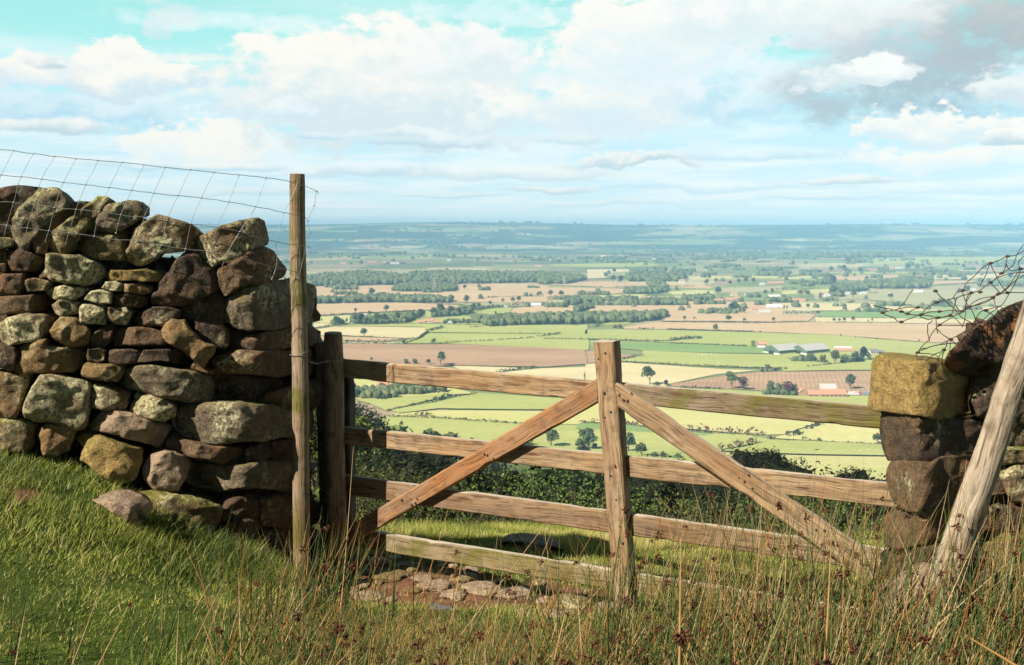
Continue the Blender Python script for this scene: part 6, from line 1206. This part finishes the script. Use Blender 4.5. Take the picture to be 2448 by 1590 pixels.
# cauliflower warp of the cloud outlines: large lobes and finer billows
dv = n.new('ShaderNodeMapping', {'Vector': d, 'Scale': (1, 1, 1.7)}).outputs[0]
b1 = n.noise(dv, 11, 5, .58); b2 = n.noise(n.new('ShaderNodeVectorMath', {0: dv, 1: (5.0, 3.0, 1.0)}, operation='ADD').outputs[0], 11, 5, .58); b3 = n.noise(dv, 34, 4, .62)
AZw = add(AZ, mul(n.math('SUBTRACT', b1, .5), 9.0)); ELw = add(EL, mul(n.math('SUBTRACT', b2, .5), 4.6))
fine0 = n.math('SUBTRACT', b3, .5); ELs = add(EL, mul(n.math('SUBTRACT', b2, .5), 1.5))
c1 = cloudcoord(0.0, .10); f1 = n.noise(c1, .85, 9, .58); f2 = n.noise(cloudcoord(3.0, .055), .9, 7, .58)
blue = n.ramp(mul(zc_, 4.0), [(0, (.76, .93, .93)), (.2, (.66, .87, .95)), (.45, (.52, .83, .92)), (.68, (.42, .85, .83)), (.9, (.33, .78, .75)), (1, (.22, .55, .64))])
blue = n.mix(n.ramp(AZ, [(0, 0), (1, 1)]), blue, blue)
wisps = n.ramp(f2, [(.44, 0), (.62, .85)])
col = n.mix(mul(wisps, n.ramp(mul(zc_, 4.0), [(0, 1), (.5, .7), (.9, .25)])), blue, (.93, .97, .94))
# general broken cloud over the rest of the sky
gen = n.ramp(f1, [(.46, 0), (.60, 1)]); gsh = n.ramp(n.noise(cloudcoord(7.0, .10), 1.3, 6, .6), [(.4, (.95, .97, .93)), (.65, (.55, .66, .70))])
far_ = n.math('MAXIMUM', n.ramp(mul(n.math('ABSOLUTE', AZ), 1/90), [(.34, 0), (.44, 1)]), n.ramp(zc_, [(.23, 0), (.30, .8)]))
col = n.mix(mul(gen, far_), col, gsh)
CW, CB, CG, CD = (1.0, .965, .88), (.66, .84, .90), (.74, .84, .86), (.42, .53, .56)
def cloud(px, py, rx, ry, top=CW, bot=CG, amt=1.0, soft=.42, flat=.6, s0=-.62, s1=.75):
    """one cloud: centre and half sizes in tenths of a photo degree grid, lit top and shaded flat base"""
    global col
    fine = mul(fine0, min(1.0, ry/32)); soft = soft if ry > 25 else max(soft, 1.0)
    az = math.degrees(math.atan((px-1224)/F)); el = math.degrees(math.atan((795-py)/F)-TH); ra = rx/F*57.3; re = ry/F*57.3
    dx = mul(n.math('SUBTRACT', AZw, az), 1/ra); dy = n.math('SUBTRACT', ELw if ry > 30 else ELs, el); up = mul(n.math('MAXIMUM', dy, 0.0), 1/re); dn = mul(n.math('MINIMUM', dy, 0.0), 1/(re*flat))
    q = n.math('SUBTRACT', 1.15, add(mul(dx, dx), mul(up, up), mul(dn, dn))); q = add(q, mul(fine, 2.3))
    m = n.new('ShaderNodeMapRange', {0: q, 1: 0.0, 2: soft, 3: 0.0, 4: amt}, interpolation_type='SMOOTHSTEP').outputs[0]
    h = add(up, dn, mul(fine, 2.6), mul(dx, -.12)); k = n.new('ShaderNodeMapRange', {0: h, 1: s0, 2: s1, 3: 0.0, 4: 1.0}, interpolation_type='SMOOTHSTEP').outputs[0]
    col = n.mix(m, col, n.mix(k, bot, top))
for a in CL: cloud(*a)
col = n.mix(n.ramp(zc_, [(0, .9), (.008, .5), (.03, 0)]), col, (.90, .97, .96))
behind = n.ramp(n.math('ADD', mul(Y_, .5), .5), [(.35, .26), (.75, 1)]); up_ = n.ramp(zc_, [(.24, 1), (.48, .28)])
sc1 = n.new('ShaderNodeVectorMath', {0: col}, operation='SCALE'); n.set(sc1.inputs['Scale'], mul(mul(up_, behind), SKYV))
mx_ = n.mix(.05, sc1.outputs[0], sky.outputs[0])
bg = n.new('ShaderNodeBackground', {'Color': mx_, 'Strength': .06}); out = n.new('ShaderNodeOutputWorld', {'Surface': bg.outputs[0]})
# haze
hb, hf = boxv(-13500, 13500, -3000, 12600, CZ-152, CZ+80)
hm = bpy.data.materials.new('haze'); hm.use_nodes = True; hm.node_tree.nodes.clear(); pv = hm.node_tree.nodes.new('ShaderNodeVolumePrincipled'); ho = hm.node_tree.nodes.new('ShaderNodeOutputMaterial'); hm.node_tree.links.new(pv.outputs[0], ho.inputs['Volume'])
pv.inputs['Color'].default_value = (.34, .70, 1.0, 1); pv.inputs['Density'].default_value = 1.3e-4; pv.inputs['Anisotropy'].default_value = -.3
tag(link('haze', mesh('haze', hb, hf, hm)), 'pale blue summer haze thickening over the distant plain', 'haze', None, 'stuff')
SC.view_settings.view_transform = 'Standard'; SC.view_settings.look = 'None'; SC.view_settings.exposure = .85; SC.view_settings.gamma = 1
